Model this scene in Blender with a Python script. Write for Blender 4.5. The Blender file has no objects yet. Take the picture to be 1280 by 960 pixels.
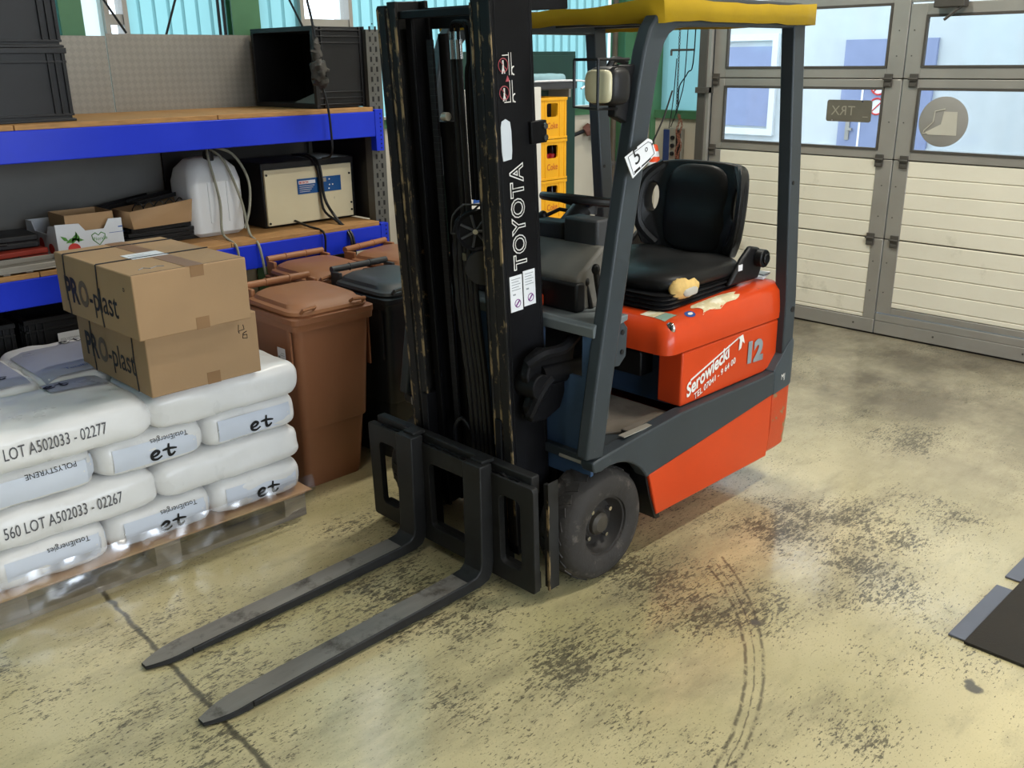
import bpy, bmesh, math, random
from mathutils import Vector, Matrix, noise
random.seed(7)
SC = bpy.context.scene
COL = SC.collection
R = math.radians
# ------------------------------------------------------------------ camera
cam_d = bpy.data.cameras.new('camera'); cam = bpy.data.objects.new('camera', cam_d); COL.objects.link(cam)
cam_d.sensor_width = 36.0; cam_d.lens = 1174.7/1280*36.0; cam_d.clip_end = 200
yaw, pit, rol = R(45.721), R(19.002), R(-0.650)
fw = Vector((math.cos(yaw)*math.cos(pit), math.sin(yaw)*math.cos(pit), -math.sin(pit)))
rt = Vector((math.sin(yaw), -math.cos(yaw), 0)); up = rt.cross(fw)
r2 = math.cos(rol)*rt + math.sin(rol)*up; u2 = -math.sin(rol)*rt + math.cos(rol)*up
mw = Matrix((r2, u2, -fw)).transposed().to_4x4(); mw.translation = (0, 0, 1.8)
cam.matrix_world = mw
SC.camera = cam
# ------------------------------------------------------------------ world, exposure
SC.view_settings.view_transform = 'Standard'; SC.view_settings.look = 'None'
SC.view_settings.gamma = 1; SC.view_settings.use_curve_mapping = False
SC.view_settings.exposure = 0.1
w = bpy.data.worlds.new('overcast_sky'); SC.world = w; w.use_nodes = True
bg = w.node_tree.nodes['Background']; bg.inputs[0].default_value = (0.80, 0.91, 1.0, 1); bg.inputs[1].default_value = 3.6
# ceiling lamps (x, y, size x, size y, watts); fittings are built further down
LAMPS = [(4.1, 3.3, 1.4, 0.16, 84), (3.7, 0.6, 1.4, 0.16, 92), (0.2, 1.6, 1.4, 0.16, 20), (2.4, -2.2, 1.4, 0.16, 44)]
for i, (x, y, sx, sy, pw) in enumerate(LAMPS):
    ld = bpy.data.lights.new('ceiling_lamp_light', 'AREA'); ld.shape = 'RECTANGLE'; ld.size = sx; ld.size_y = sy
    ld.energy = pw; ld.color = (1.0, 0.95, 0.84)
    lo = bpy.data.objects.new('ceiling_lamp_light', ld); COL.objects.link(lo); lo.location = (x, y, 4.28)
# added area light behind the viewer, for daylight from an unseen opening (unseen_window below)
ld = bpy.data.lights.new('rear_daylight_fill', 'AREA'); ld.shape = 'RECTANGLE'; ld.size = 6.0; ld.size_y = 2.4; ld.energy = 215; ld.color = (0.86, 0.93, 1.0)
lo = bpy.data.objects.new('rear_daylight_fill', ld); COL.objects.link(lo); lo.location = (1.6, -4.86, 2.2); lo.rotation_euler = (R(90), 0, 0)
# ------------------------------------------------------------------ helpers
OFF = {}
def tag(o, label=None, cat=None, group=None, kind=None):
    if label: o['label'] = label
    if cat: o['category'] = cat
    if group: o['group'] = group
    if kind: o['kind'] = kind
    return o
def thing(name, label, cat, loc=(0, 0, 0), rz=0.0, group=None, kind=None):
    o = bpy.data.objects.new(name, None); COL.objects.link(o); o.empty_display_size = .1
    o.location = loc; o.rotation_euler = (0, 0, rz); OFF[o] = Vector(loc)
    return tag(o, label, cat, group, kind)
def link(name, me, parent=None):
    o = bpy.data.objects.new(name, me); COL.objects.link(o)
    if parent is not None: o.parent = parent
    return o
def obj(name, bm, mat, parent=None, xf=None, bev=0, seg=2, ang=35, kind=None, label=None, world=False, flat=False):
    """one bmesh -> one mesh object. world=True: verts are in world space, parent is unrotated"""
    if xf is not None: bmesh.ops.transform(bm, matrix=xf, verts=bm.verts)
    off = Vector((0, 0, 0))
    if world and parent is not None:
        off = OFF.get(parent, Vector((0, 0, 0)))
        bmesh.ops.translate(bm, vec=-off, verts=bm.verts)
    bmesh.ops.recalc_face_normals(bm, faces=bm.faces)
    me = bpy.data.meshes.new(name); bm.to_mesh(me); bm.free()
    if not flat:
        for p in me.polygons: p.use_smooth = True
        me.set_sharp_from_angle(angle=R(ang))
    if mat is not None: me.materials.append(mat)
    o = link(name, me, parent)
    OFF[o] = off if world else Vector((0, 0, 0))
    if bev:
        m = o.modifiers.new('bevel', 'BEVEL'); m.width = bev; m.segments = seg; m.limit_method = 'ANGLE'; m.angle_limit = R(40)
    if kind: o['kind'] = kind
    if label: o['label'] = label
    return o
def sub(name, bm, mat, part, **k):
    """sub-part of a world-space part"""
    root_off = OFF[part]; xf = k.pop('xf', None)
    if xf is not None: bmesh.ops.transform(bm, matrix=xf, verts=bm.verts)
    bmesh.ops.translate(bm, vec=-root_off, verts=bm.verts)
    k.pop('world', None)
    o = obj(name, bm, mat, part, **k); OFF[o] = root_off
    return o
def copy_tree(o, parent=None, loc=None, rz=None, label=None):
    c = o.copy(); COL.objects.link(c)
    if parent is not None: c.parent = parent
    if loc is not None: c.location = loc; OFF[c] = Vector(loc)
    if rz is not None: c.rotation_euler = (0, 0, rz)
    if label: c['label'] = label
    for ch in o.children:
        copy_tree(ch, c)
    return c
def NB(): return bmesh.new()
def box(bm, x0, x1, y0, y1, z0, z1):
    v = [bm.verts.new(p) for p in ((x0,y0,z0),(x1,y0,z0),(x1,y1,z0),(x0,y1,z0),(x0,y0,z1),(x1,y0,z1),(x1,y1,z1),(x0,y1,z1))]
    for f in ((3,2,1,0),(4,5,6,7),(0,1,5,4),(1,2,6,5),(2,3,7,6),(3,0,4,7)): bm.faces.new([v[i] for i in f])
    return v
def B(*a):
    bm = NB(); box(bm, *a); return bm
def obox(bm, c, s, rot=(0, 0, 0)):
    from mathutils import Euler
    m = Matrix.Translation(c) @ Euler([R(a) for a in rot]).to_matrix().to_4x4()
    v = box(bm, -s[0]/2, s[0]/2, -s[1]/2, s[1]/2, -s[2]/2, s[2]/2)
    for q in v: q.co = m @ q.co
def ring_frame(d):
    d = Vector(d).normalized(); a = Vector((0, 0, 1)) if abs(d.z) < .9 else Vector((1, 0, 0))
    u = d.cross(a).normalized(); return u, d.cross(u).normalized()
def cyl(bm, p0, p1, r, n=14, r1=None, cap=True):
    p0 = Vector(p0); p1 = Vector(p1); u, v = ring_frame(p1-p0); r1 = r if r1 is None else r1
    a = [bm.verts.new(p0+r*(math.cos(t)*u+math.sin(t)*v)) for t in [2*math.pi*i/n for i in range(n)]]
    b = [bm.verts.new(p1+r1*(math.cos(t)*u+math.sin(t)*v)) for t in [2*math.pi*i/n for i in range(n)]]
    for i in range(n): bm.faces.new((a[i], a[(i+1) % n], b[(i+1) % n], b[i]))
    if cap: bm.faces.new(a[::-1]); bm.faces.new(b)
def smooth_path(pts, n=6):
    pts = [Vector(p) for p in pts]
    if len(pts) < 3: return pts
    out = []
    for i in range(len(pts)-1):
        p0 = pts[max(i-1, 0)]; p1 = pts[i]; p2 = pts[i+1]; p3 = pts[min(i+2, len(pts)-1)]
        for k in range(n):
            t = k/n
            out.append(.5*((2*p1)+(-p0+p2)*t+(2*p0-5*p1+4*p2-p3)*t*t+(-p0+3*p1-3*p2+p3)*t**3))
    out.append(pts[-1]); return out
def tube(bm, pts, r, n=8, closed=False, smooth=0, rf=None):
    if smooth: pts = smooth_path(pts, smooth)
    pts = [Vector(p) for p in pts]; N = len(pts); rings = []
    d0 = (pts[1]-pts[0]).normalized(); u, v = ring_frame(d0)
    for i, p in enumerate(pts):
        if closed: d = (pts[(i+1) % N]-pts[i-1]).normalized()
        elif i == 0: d = d0
        elif i == N-1: d = (pts[-1]-pts[-2]).normalized()
        else: d = (pts[i+1]-pts[i-1]).normalized()
        u = (u-d*u.dot(d)).normalized(); v = d.cross(u)
        rr = rf(i/(N-1)) if rf else r
        rings.append([bm.verts.new(p+rr*(math.cos(2*math.pi*k/n)*u+math.sin(2*math.pi*k/n)*v)) for k in range(n)])
    M_ = N if closed else N-1
    for i in range(M_):
        a = rings[i]; b = rings[(i+1) % N]
        for k in range(n): bm.faces.new((a[k], a[(k+1) % n], b[(k+1) % n], b[k]))
    if not closed: bm.faces.new(rings[0][::-1]); bm.faces.new(rings[-1])
def rtube(bm, pts, w, h, side=(0, 1, 0), closed=False):
    """rectangular section swept along pts; w along side, h across"""
    pts = [Vector(p) for p in pts]; rings = []; N = len(pts); s = Vector(side).normalized()
    for i, p in enumerate(pts):
        d = (pts[min(i+1, N-1)]-pts[max(i-1, 0)]).normalized(); q = d.cross(s).normalized()
        rings.append([bm.verts.new(p+s*a*w/2+q*b*h/2) for a, b in ((-1,-1),(1,-1),(1,1),(-1,1))])
    for i in range(N-1):
        for k in range(4): bm.faces.new((rings[i][k], rings[i][(k+1) % 4], rings[i+1][(k+1) % 4], rings[i+1][k]))
    bm.faces.new(rings[0][::-1]); bm.faces.new(rings[-1])
AX = {'x': lambda a, p, q: (a, p, q), 'y': lambda a, p, q: (p, a, q), 'z': lambda a, p, q: (p, q, a)}
def prism(bm, poly, axis, a0, a1):
    f = AX[axis]
    lo = [bm.verts.new(f(a0, *p)) for p in poly]; hi = [bm.verts.new(f(a1, *p)) for p in poly]; n = len(poly)
    for i in range(n): bm.faces.new((lo[i], lo[(i+1) % n], hi[(i+1) % n], hi[i]))
    bm.faces.new(lo[::-1]); bm.faces.new(hi)
def plate(bm, outer, holes, axis, a0, a1):
    """flat plate with holes, outlines given in the plane across `axis`"""
    f = AX[axis]; loops = [outer]+list(holes); edges = []; vl = []
    t = bmesh.new()
    for lp in loops:
        vs = [t.verts.new(f(a0, *p)) for p in lp]; vl.append(vs)
        for i in range(len(vs)): edges.append(t.edges.new((vs[i], vs[(i+1) % len(vs)])))
    bmesh.ops.triangle_fill(t, use_beauty=True, use_dissolve=False, edges=edges)
    t.verts.index_update()
    d = Vector(f(a1-a0, 0, 0))
    lo = {}; hi = {}
    for v in t.verts: lo[v.index] = bm.verts.new(v.co); hi[v.index] = bm.verts.new(v.co+d)
    for fc in t.faces:
        ix = [v.index for v in fc.verts]
        bm.faces.new([lo[i] for i in ix]); bm.faces.new([hi[i] for i in ix][::-1])
    for vs in vl:
        for i in range(len(vs)):
            a, b = vs[i].index, vs[(i+1) % len(vs)].index
            bm.faces.new((lo[a], lo[b], hi[b], hi[a]))
    t.free()
def loft(bm, loops, cap0=True, cap1=True):
    rings = [[bm.verts.new(p) for p in lp] for lp in loops]; n = len(rings[0])
    for a, b in zip(rings, rings[1:]):
        for i in range(n): bm.faces.new((a[i], a[(i+1) % n], b[(i+1) % n], b[i]))
    if cap0: bm.faces.new(rings[0][::-1])
    if cap1: bm.faces.new(rings[-1])
def rrect(cx, cy, w, d, r, n=4):
    out = []
    for sx, sy, a0 in ((1, 1, 0), (-1, 1, 90), (-1, -1, 180), (1, -1, 270)):
        for k in range(n+1):
            a = R(a0+90*k/n); out.append((cx+sx*(w/2-r)+r*math.cos(a), cy+sy*(d/2-r)+r*math.sin(a)))
    return out
def ellipse(cx, cy, a, b, n=24, e=2.0):
    o = []
    for i in range(n):
        t = 2*math.pi*i/n; c, s = math.cos(t), math.sin(t)
        o.append((cx+a*math.copysign(abs(c)**(2/e), c), cy+b*math.copysign(abs(s)**(2/e), s)))
    return o
def lathe(bm, prof, o, d, n=32, cap=False):
    """prof = [(radius, height along d)]"""
    o = Vector(o); d = Vector(d).normalized(); u, v = ring_frame(d); rings = []
    for r, h in prof:
        rings.append([bm.verts.new(o+d*h+r*(math.cos(2*math.pi*k/n)*u+math.sin(2*math.pi*k/n)*v)) for k in range(n)])
    for a, b in zip(rings, rings[1:]):
        for k in range(n): bm.faces.new((a[k], a[(k+1) % n], b[(k+1) % n], b[k]))
    if cap: bm.faces.new(rings[0][::-1]); bm.faces.new(rings[-1])
def sellip(bm, c, a, b, h, nx=4.0, ny=4.0, nz=2.4, n=10, amp=0, fs=8, seed=0):
    """pillow: cube grid projected on a superellipsoid"""
    c = Vector(c); cache = {}
    def pt(d):
        k = tuple(round(q, 5) for q in d)
        if k in cache: return cache[k]
        lo, hi = 0.0, 4.0
        for _ in range(26):
            m = (lo+hi)/2
            if abs(m*d[0])**nx+abs(m*d[1])**ny+abs(m*d[2])**nz > 1: hi = m
            else: lo = m
        p = Vector((lo*d[0]*a, lo*d[1]*b, lo*d[2]*h))
        if amp:
            q = Vector((p.x*fs+seed*3.1, p.y*fs*1.3, p.z*fs*2.2+seed))
            p += p.normalized()*amp*noise.noise(q)+Vector((0, 0, amp*.5*noise.noise(q*2.3)))
        cache[k] = bm.verts.new(c+p); return cache[k]
    g = [-1+2*i/n for i in range(n+1)]
    for ax in range(3):
        for s in (-1, 1):
            def D(i, j):
                v = [g[i], g[j]]; v.insert(ax, s); return tuple(v)
            for i in range(n):
                for j in range(n): bm.faces.new((pt(D(i, j)), pt(D(i+1, j)), pt(D(i+1, j+1)), pt(D(i, j+1))))
def text_mesh(s, size, offset=0.0, spacing=1.0, shear=0.0, align='LEFT'):
    cu = bpy.data.curves.new('t', 'FONT'); cu.body = s; cu.size = size; cu.offset = offset; cu.align_x = align
    cu.space_character = spacing; cu.shear = shear; cu.resolution_u = 3
    o = bpy.data.objects.new('t', cu); me = bpy.data.meshes.new_from_object(o)
    bpy.data.objects.remove(o); bpy.data.curves.remove(cu); return me
def text(name, s, size, mat, parent, org, xd, yd, world=False, fmap=None, sx=1.0, **k):
    me = text_mesh(s, size, **k); xd = Vector(xd).normalized(); yd = Vector(yd).normalized(); org = Vector(org)
    if world: org = org-OFF[parent]
    for v in me.vertices:
        p = org+xd*v.co.x*sx+yd*v.co.y
        v.co = fmap(p) if fmap else p
    me.materials.clear(); me.materials.append(mat)
    o = link(name, me, parent); OFF[o] = OFF.get(parent, Vector((0, 0, 0))); return o
def quad(bm, *p): bm.faces.new([bm.verts.new(q) for q in p])
# ------------------------------------------------------------------ materials
def nodes(name):
    m = bpy.data.materials.new(name); m.use_nodes = True; nt = m.node_tree
    return m, nt, nt.nodes['Principled BSDF']
def N(nt, t, **k):
    n = nt.nodes.new(t)
    for a, v in k.items():
        if a.startswith('i_'): n.inputs[a[2:].replace('_', ' ')].default_value = v
        else: setattr(n, a, v)
    return n
def ramp(nt, src, p0, p1, c0=(0, 0, 0, 1), c1=(1, 1, 1, 1)):
    r = N(nt, 'ShaderNodeValToRGB'); e = r.color_ramp.elements
    e[0].position = p0; e[0].color = c0; e[1].position = p1; e[1].color = c1
    nt.links.new(src, r.inputs[0]); return r.outputs[0]
def mixc(nt, fac, a, b):
    m = N(nt, 'ShaderNodeMix', data_type='RGBA')
    for sock, val in ((m.inputs[0], fac), (m.inputs[6], a), (m.inputs[7], b)):
        if isinstance(val, (int, float)): sock.default_value = val
        elif isinstance(val, tuple): sock.default_value = (*val[:3], 1)
        else: nt.links.new(val, sock)
    return m.outputs[2]
def mth(nt, op, a, b=None, c=None, clamp=False):
    m = N(nt, 'ShaderNodeMath', operation=op, use_clamp=clamp)
    for i, v in enumerate((a, b, c)):
        if v is None: continue
        if isinstance(v, (int, float)): m.inputs[i].default_value = v
        else: nt.links.new(v, m.inputs[i])
    return m.outputs[0]
def noi(nt, vec, scale, detail=4, rough=.55, dist=0.0):
    n = N(nt, 'ShaderNodeTexNoise'); n.inputs['Scale'].default_value = scale; n.inputs['Detail'].default_value = detail
    n.inputs['Roughness'].default_value = rough; n.inputs['Distortion'].default_value = dist
    if vec is not None: nt.links.new(vec, n.inputs['Vector'])
    return n.outputs[0]
def srgb(h):
    h = h.lstrip('#'); c = [int(h[i:i+2], 16)/255 for i in (0, 2, 4)]
    return tuple(x/12.92 if x <= .04045 else ((x+.055)/1.055)**2.4 for x in c)
def mat(name, col, rough=.5, metal=0.0, var=.12, ns=6, bump=0.0, bs=80, wear=None, wt=(.6, .66), ws=14, spec=.35, grain=None, coat=0.0, wgrain=None):
    m, nt, p = nodes(name); tc = N(nt, 'ShaderNodeTexCoord').outputs['Object']
    if isinstance(col, str): col = srgb(col)
    vec = tc
    if grain:
        mp = N(nt, 'ShaderNodeMapping'); mp.inputs['Scale'].default_value = grain; nt.links.new(tc, mp.inputs[0]); vec = mp.outputs[0]
    n1 = noi(nt, vec, ns, 5)
    dark = tuple(c*(1-var) for c in col); lite = tuple(min(1, c*(1+var)) for c in col)
    c = mixc(nt, ramp(nt, n1, .3, .7), dark, lite)
    rg = mth(nt, 'MULTIPLY_ADD', n1, .25, rough-.125, clamp=True)
    if wear:
        wc = srgb(wear) if isinstance(wear, str) else wear
        wv = tc
        if wgrain:
            wp = N(nt, 'ShaderNodeMapping'); wp.inputs['Scale'].default_value = wgrain; nt.links.new(tc, wp.inputs[0]); wv = wp.outputs[0]
        wm = ramp(nt, noi(nt, wv, ws, 8, .7), *wt)
        c = mixc(nt, wm, c, wc)
    nt.links.new(c, p.inputs['Base Color']); nt.links.new(rg, p.inputs['Roughness'])
    p.inputs['Metallic'].default_value = metal; p.inputs['Specular IOR Level'].default_value = spec
    p.inputs['Coat Weight'].default_value = coat
    if bump:
        b = N(nt, 'ShaderNodeBump'); b.inputs['Strength'].default_value = bump; b.inputs['Distance'].default_value = .004
        nt.links.new(noi(nt, vec, bs, 6), b.inputs['Height']); nt.links.new(b.outputs[0], p.inputs['Normal'])
    return m
def glassy(name, col, alpha, rough=.08, spec=.06):
    m, nt, p = nodes(name); out = nt.nodes['Material Output']
    tr = N(nt, 'ShaderNodeBsdfTransparent'); tr.inputs[0].default_value = (*alpha, 1)
    gl = N(nt, 'ShaderNodeBsdfGlossy'); gl.inputs[0].default_value = (*col, 1); gl.inputs[1].default_value = rough
    mx = N(nt, 'ShaderNodeMixShader')
    n1 = noi(nt, N(nt, 'ShaderNodeTexCoord').outputs['Object'], 12, 4)
    nt.links.new(mth(nt, 'MULTIPLY_ADD', n1, spec, spec*.5), mx.inputs[0])
    nt.links.new(tr.outputs[0], mx.inputs[1]); nt.links.new(gl.outputs[0], mx.inputs[2]); nt.links.new(mx.outputs[0], out.inputs[0])
    nt.nodes.remove(p); return m
def translucent(name, col, tfac=.6, rough=.4):
    m, nt, p = nodes(name); out = nt.nodes['Material Output']
    t = N(nt, 'ShaderNodeBsdfTranslucent')
    n1 = noi(nt, N(nt, 'ShaderNodeTexCoord').outputs['Object'], 1.6, 4)
    c = mixc(nt, n1, tuple(q*.9 for q in col), col)
    nt.links.new(c, t.inputs[0]); nt.links.new(c, p.inputs['Base Color']); p.inputs['Roughness'].default_value = rough
    mx = N(nt, 'ShaderNodeMixShader'); mx.inputs[0].default_value = tfac
    nt.links.new(p.outputs[0], mx.inputs[1]); nt.links.new(t.outputs[0], mx.inputs[2]); nt.links.new(mx.outputs[0], out.inputs[0])
    return m
BLACKP = mat('black_plastic', (.008, .008, .009), .45, var=.3)
BLACKM = mat('black_mast_paint', (.005, .005, .006), .5, var=.3, spec=.14, wear='#3a332b', wt=(.70, .78), ws=22, bump=.1)
MASTEDGE = mat('worn_mast_edge', (.010, .0095, .009), .5, var=.4, spec=.18, wear='#6b5a41', wt=(.60, .68), ws=26, bump=.25, bs=40)
WEARE = mat('bare_worn_edge', (.016, .015, .014), .5, var=.4, spec=.2, wear='#8a7656', wt=(.50, .57), ws=9, wgrain=(3, 3, 1), bump=.2, bs=40)
HOSE = mat('hose_rubber', (.010, .010, .012), .42, var=.3)
STEELD = mat('dark_fork_steel', (.018, .018, .018), .5, spec=.25, metal=.0, var=.3, wear='#15130f', wt=(.6, .75), ws=9)
STEELW = mat('worn_fork_steel', '#8a857e', .42, metal=.4, var=.25, ns=5, wear='#4d463f', wt=(.52, .68), ws=9, grain=(.4, 2, 2), bump=.15, bs=90)
CHROME = mat('chrome', (.6, .6, .6), .2, metal=1)
ORANGE = mat('orange_paint', '#cf4318', .33, var=.07, ns=3, wear='#7a2d1c', wt=(.67, .72), ws=10, coat=.15)
ORANGEW = mat('scraped_orange_paint', '#c4451f', .4, var=.1, ns=4, wear='#8d7a58', wt=(.56, .62), ws=15, bump=.2)
SLATE = mat('slate_grey_paint', '#363d42', .42, var=.12, ns=4, wear='#8b8a83', wt=(.69, .74), ws=13)
SLATEB = mat('blue_grey_paint', '#415978', .42, var=.12, ns=4, wear='#2b3138', wt=(.62, .72), ws=6)
GREYP = mat('grey_plastic_cowl', '#66635c', .5, var=.12)
GREYD = mat('dark_grey_plastic', '#3c3d3f', .5, var=.12)
RUBBER = mat('tyre_rubber', '#34312f', .75, var=.2, ns=14, bump=.6, bs=45, wear='#5b544e', wt=(.56, .66), ws=12)
VINYL = mat('black_vinyl', (.011, .011, .011), .40, var=.2, spec=.25, bump=.12, bs=220)
YELLOW = mat('yellow_tarp', '#bd991c', .5, var=.12, ns=4, bump=.25, bs=12)
FOAM = mat('torn_foam', '#d9b671', .85, var=.18, ns=20, bump=.5)
PAPERW = mat('white_paper', '#e4e6ea', .6, var=.05)
INK = mat('black_ink', (.01, .01, .011), .55, var=.1)
INKG = mat('grey_ink', '#8b9296', .5, var=.2, wear='#d2532a', wt=(.64, .68), ws=60)
INKR = mat('red_ink', '#c53a34', .55, var=.05)
INKB = mat('blue_ink', '#24509b', .5, var=.1)
INKP = mat('violet_ink', '#7d3f86', .55, var=.05)
INKGR = mat('green_ink', '#4f8a3c', .6, var=.15)
WHITEP = mat('white_lettering', '#e9e6e0', .5, var=.05)
LENS = mat('lamp_lens', '#c9c3a4', .18, var=.1, bump=.2, bs=70)
MAT_STEP = mat('worn_floor_mat', '#6d655b', .85, var=.25, ns=9, bump=.5, bs=30)
ALU = mat('aluminium', '#9c9890', .42, metal=.35, var=.08, ns=3)
ALUW = mat('worn_aluminium_edge', '#b9b4a8', .4, metal=.5, var=.15)
PANELC = mat('cream_door_panel', '#e0d9c6', .5, var=.05, ns=2, bump=.25, bs=120, wear='#b0a893', wt=(.6, .8), ws=3)
GASKET = mat('dark_gasket', '#4a4640', .6, var=.1)
GLASS = glassy('door_glass', (1, 1, 1), (.93, .95, .97))
DULLW = mat('dull_wall_paint', '#6f6d68', .8, var=.06, ns=2)
GREEN = mat('green_steel', '#46704f', .5, var=.1)
GREEND = mat('dark_green_steel', '#1f3a33', .5, var=.12)
BEIGEW = mat('beige_wall', '#bfb7a6', .8, var=.06, ns=2)
CEIL = mat('ceiling_sheet', '#77756f', .8, var=.05, ns=2)
TURQ = translucent('turquoise_sheet', srgb('#86b6ba'), .70)
TURQL = translucent('pale_sheet', srgb('#e4f6f6'), .75)
BLUEB = mat('blue_beam', '#1230c4', .42, var=.08, ns=3, wear='#0c1b60', wt=(.7, .75), ws=20)
POSTG = mat('galvanised_dark', '#5c5c58', .5, metal=.3, var=.15)
PLY = mat('chipboard', '#a57c4d', .7, var=.22, ns=14, bump=.2, grain=(1, 6, 6))
CARD = mat('cardboard', '#a68764', .75, var=.06, ns=4, bump=.08, bs=150)
CARDD = mat('brown_tape', '#8d6c4a', .4, var=.06)
BAGW = mat('white_sack_film', '#e6e5e3', .3, var=.04, ns=5, bump=.7, bs=11, coat=.1)
BAGP = mat('lilac_grey_print', '#a2a4b0', .32, var=.08, bump=.3, bs=16)
PINEL = mat('pallet_pine', '#c39a6d', .7, var=.15, ns=9, grain=(.6, 6, 6), bump=.2)
PINEG = mat('grey_pallet_wood', '#7b7266', .8, var=.2, ns=9, grain=(.6, 6, 6), bump=.2)
FILM = glassy('stretch_film', (.95, .95, .97), (.90, .90, .91), .22, .20)
BINB = mat('brown_bin_plastic', '#8a5b3e', .45, var=.08, ns=3, bump=.1, bs=180, wear='#96694b', wt=(.68, .74), ws=9)
BINL = mat('brown_lid_plastic', '#9d6c4a', .45, var=.08, ns=3, bump=.1, bs=180)
BINK = mat('black_bin_plastic', '#1f2327', .42, var=.2, ns=4)
BINKL = mat('black_lid_plastic', '#3b3c3d', .42, var=.12, ns=4)
CRATEY = mat('yellow_crate_plastic', '#e8a81c', .42, var=.06)
CREAM = mat('cream_metal', '#d9cfae', .5, var=.05, ns=3, wear='#a39a7d', wt=(.7, .74), ws=22)
CANW = translucent('jerrycan_plastic', srgb('#e9edf0'), .12, .35)
TUBEC = mat('clear_hose', '#8f8f80', .3, var=.15)
MATB = mat('black_mat_rubber', '#2b2722', .7, var=.25, ns=8, bump=.4, wear='#6b655a', wt=(.70, .72), ws=40)
MATE = mat('mat_edge_metal', '#6a6f7c', .4, metal=.3, var=.1)
# ------------------------------------------------------------------ floor
def floor_mat():
    m, nt, p = nodes('worn_painted_concrete'); P = N(nt, 'ShaderNodeTexCoord').outputs['Object']
    sep = N(nt, 'ShaderNodeSeparateXYZ'); nt.links.new(P, sep.inputs[0]); X, Y = sep.outputs[0], sep.outputs[1]
    big = noi(nt, P, .9, 5); med = noi(nt, P, 3.2, 8, .65)
    # paint: yellowish by the pallet, beige towards the gate
    tow = mth(nt, 'ADD', mth(nt, 'MULTIPLY', X, .22), mth(nt, 'MULTIPLY_ADD', big, .9, -1.05), clamp=True)
    base = mixc(nt, tow, srgb('#cfc297'), srgb('#d6cdb7'))
    base = mixc(nt, ramp(nt, big, .42, .62), base, mixc(nt, tow, srgb('#b4aa7c'), srgb('#bab097')))
    base = mixc(nt, ramp(nt, mth(nt, 'ADD', mth(nt, 'MULTIPLY', X, .25), mth(nt, 'MULTIPLY', med, .8)), 1.38/2, 1.9/2), base, base)
    # brown grime in front of the gate
    near = mth(nt, 'MULTIPLY_ADD', X, .70, -2.40, clamp=True)
    g1 = ramp(nt, noi(nt, P, 1.7, 9, .7), .38, .6)
    base = mixc(nt, mth(nt, 'MULTIPLY', near, mth(nt, 'MULTIPLY_ADD', g1, .45, .45)), base, srgb('#51473a'))
    # worn grey patches, streaked along the driving direction, with painted shade by the forklift
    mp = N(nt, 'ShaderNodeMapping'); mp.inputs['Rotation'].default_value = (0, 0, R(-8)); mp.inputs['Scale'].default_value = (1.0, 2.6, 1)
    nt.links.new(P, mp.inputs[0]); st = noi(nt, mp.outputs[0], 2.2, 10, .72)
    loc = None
    for cx, cy, r, s in ((1.5, 1.80, .48, .13), (1.95, 1.5, .36, .10), (2.95, 1.85, .8, .17), (2.35, 1.78, .45, .14), (.88, 2.5, .5, .10), (1.75, 2.85, .4, .10), (2.3, .95, .45, .03), (3.35, 1.6, .5, .10), (1.2, 2.0, .45, .09), (1.85, 2.35, .4, .08), (3.1, 1.3, .4, .06)):  # skirt and front-wheel spots mix dirt with the forklift's shade, painted in
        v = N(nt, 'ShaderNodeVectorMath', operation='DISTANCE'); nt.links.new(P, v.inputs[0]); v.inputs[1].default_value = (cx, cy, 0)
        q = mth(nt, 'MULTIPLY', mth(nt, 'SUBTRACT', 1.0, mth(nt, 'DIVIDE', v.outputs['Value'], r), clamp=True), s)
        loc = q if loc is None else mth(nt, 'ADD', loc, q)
    wear_shade = mth(nt, 'ADD', st, mth(nt, 'MULTIPLY', loc, .9))
    base = mixc(nt, mth(nt, 'MULTIPLY', ramp(nt, wear_shade, .50, .74), .55), base, srgb('#716b55'))
    # flaked-off specks: clustered, slightly elongated, plus fine pits
    mod = mth(nt, 'ADD', mth(nt, 'MULTIPLY_ADD', noi(nt, P, 1.9, 6, .65), .70, -.365), mth(nt, 'MULTIPLY', loc, .62))
    f1 = mth(nt, 'ADD', noi(nt, mp.outputs[0], 19, 7, .78), mod)
    base = mixc(nt, mth(nt, 'MULTIPLY', ramp(nt, f1, .600, .622), .82), base, srgb('#4f4a3c'))
    sp = mth(nt, 'ADD', noi(nt, mp.outputs[0], 48, 4, .65), mth(nt, 'MULTIPLY', mod, .7))
    base = mixc(nt, mth(nt, 'MULTIPLY', ramp(nt, sp, .600, .63), .88), base, srgb('#4c4637'))
    base = mixc(nt, mth(nt, 'MULTIPLY', ramp(nt, noi(nt, P, 150, 3, .6), .60, .68), .45), base, srgb('#6a634b'))
    # long fine scratches
    mp3 = N(nt, 'ShaderNodeMapping'); mp3.inputs['Rotation'].default_value = (0, 0, R(14)); mp3.inputs['Scale'].default_value = (1.1, 34, 1); nt.links.new(P, mp3.inputs[0])
    base = mixc(nt, mth(nt, 'MULTIPLY', ramp(nt, noi(nt, mp3.outputs[0], 1.6, 4, .6), .70, .735), .55), base, srgb('#4f4939'))
    # joint line and a fine crack
    wob = mth(nt, 'MULTIPLY_ADD', noi(nt, P, 14, 4), .03, -.015)
    d = mth(nt, 'ABSOLUTE', mth(nt, 'ADD', mth(nt, 'SUBTRACT', mth(nt, 'SUBTRACT', X, .8855), mth(nt, 'MULTIPLY', Y, .0389)), wob))
    jl = ramp(nt, d, .006, .011, (1, 1, 1, 1), (0, 0, 0, 1))
    base = mixc(nt, mth(nt, 'MULTIPLY', jl, .85), base, srgb('#3c382c'))
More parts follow.
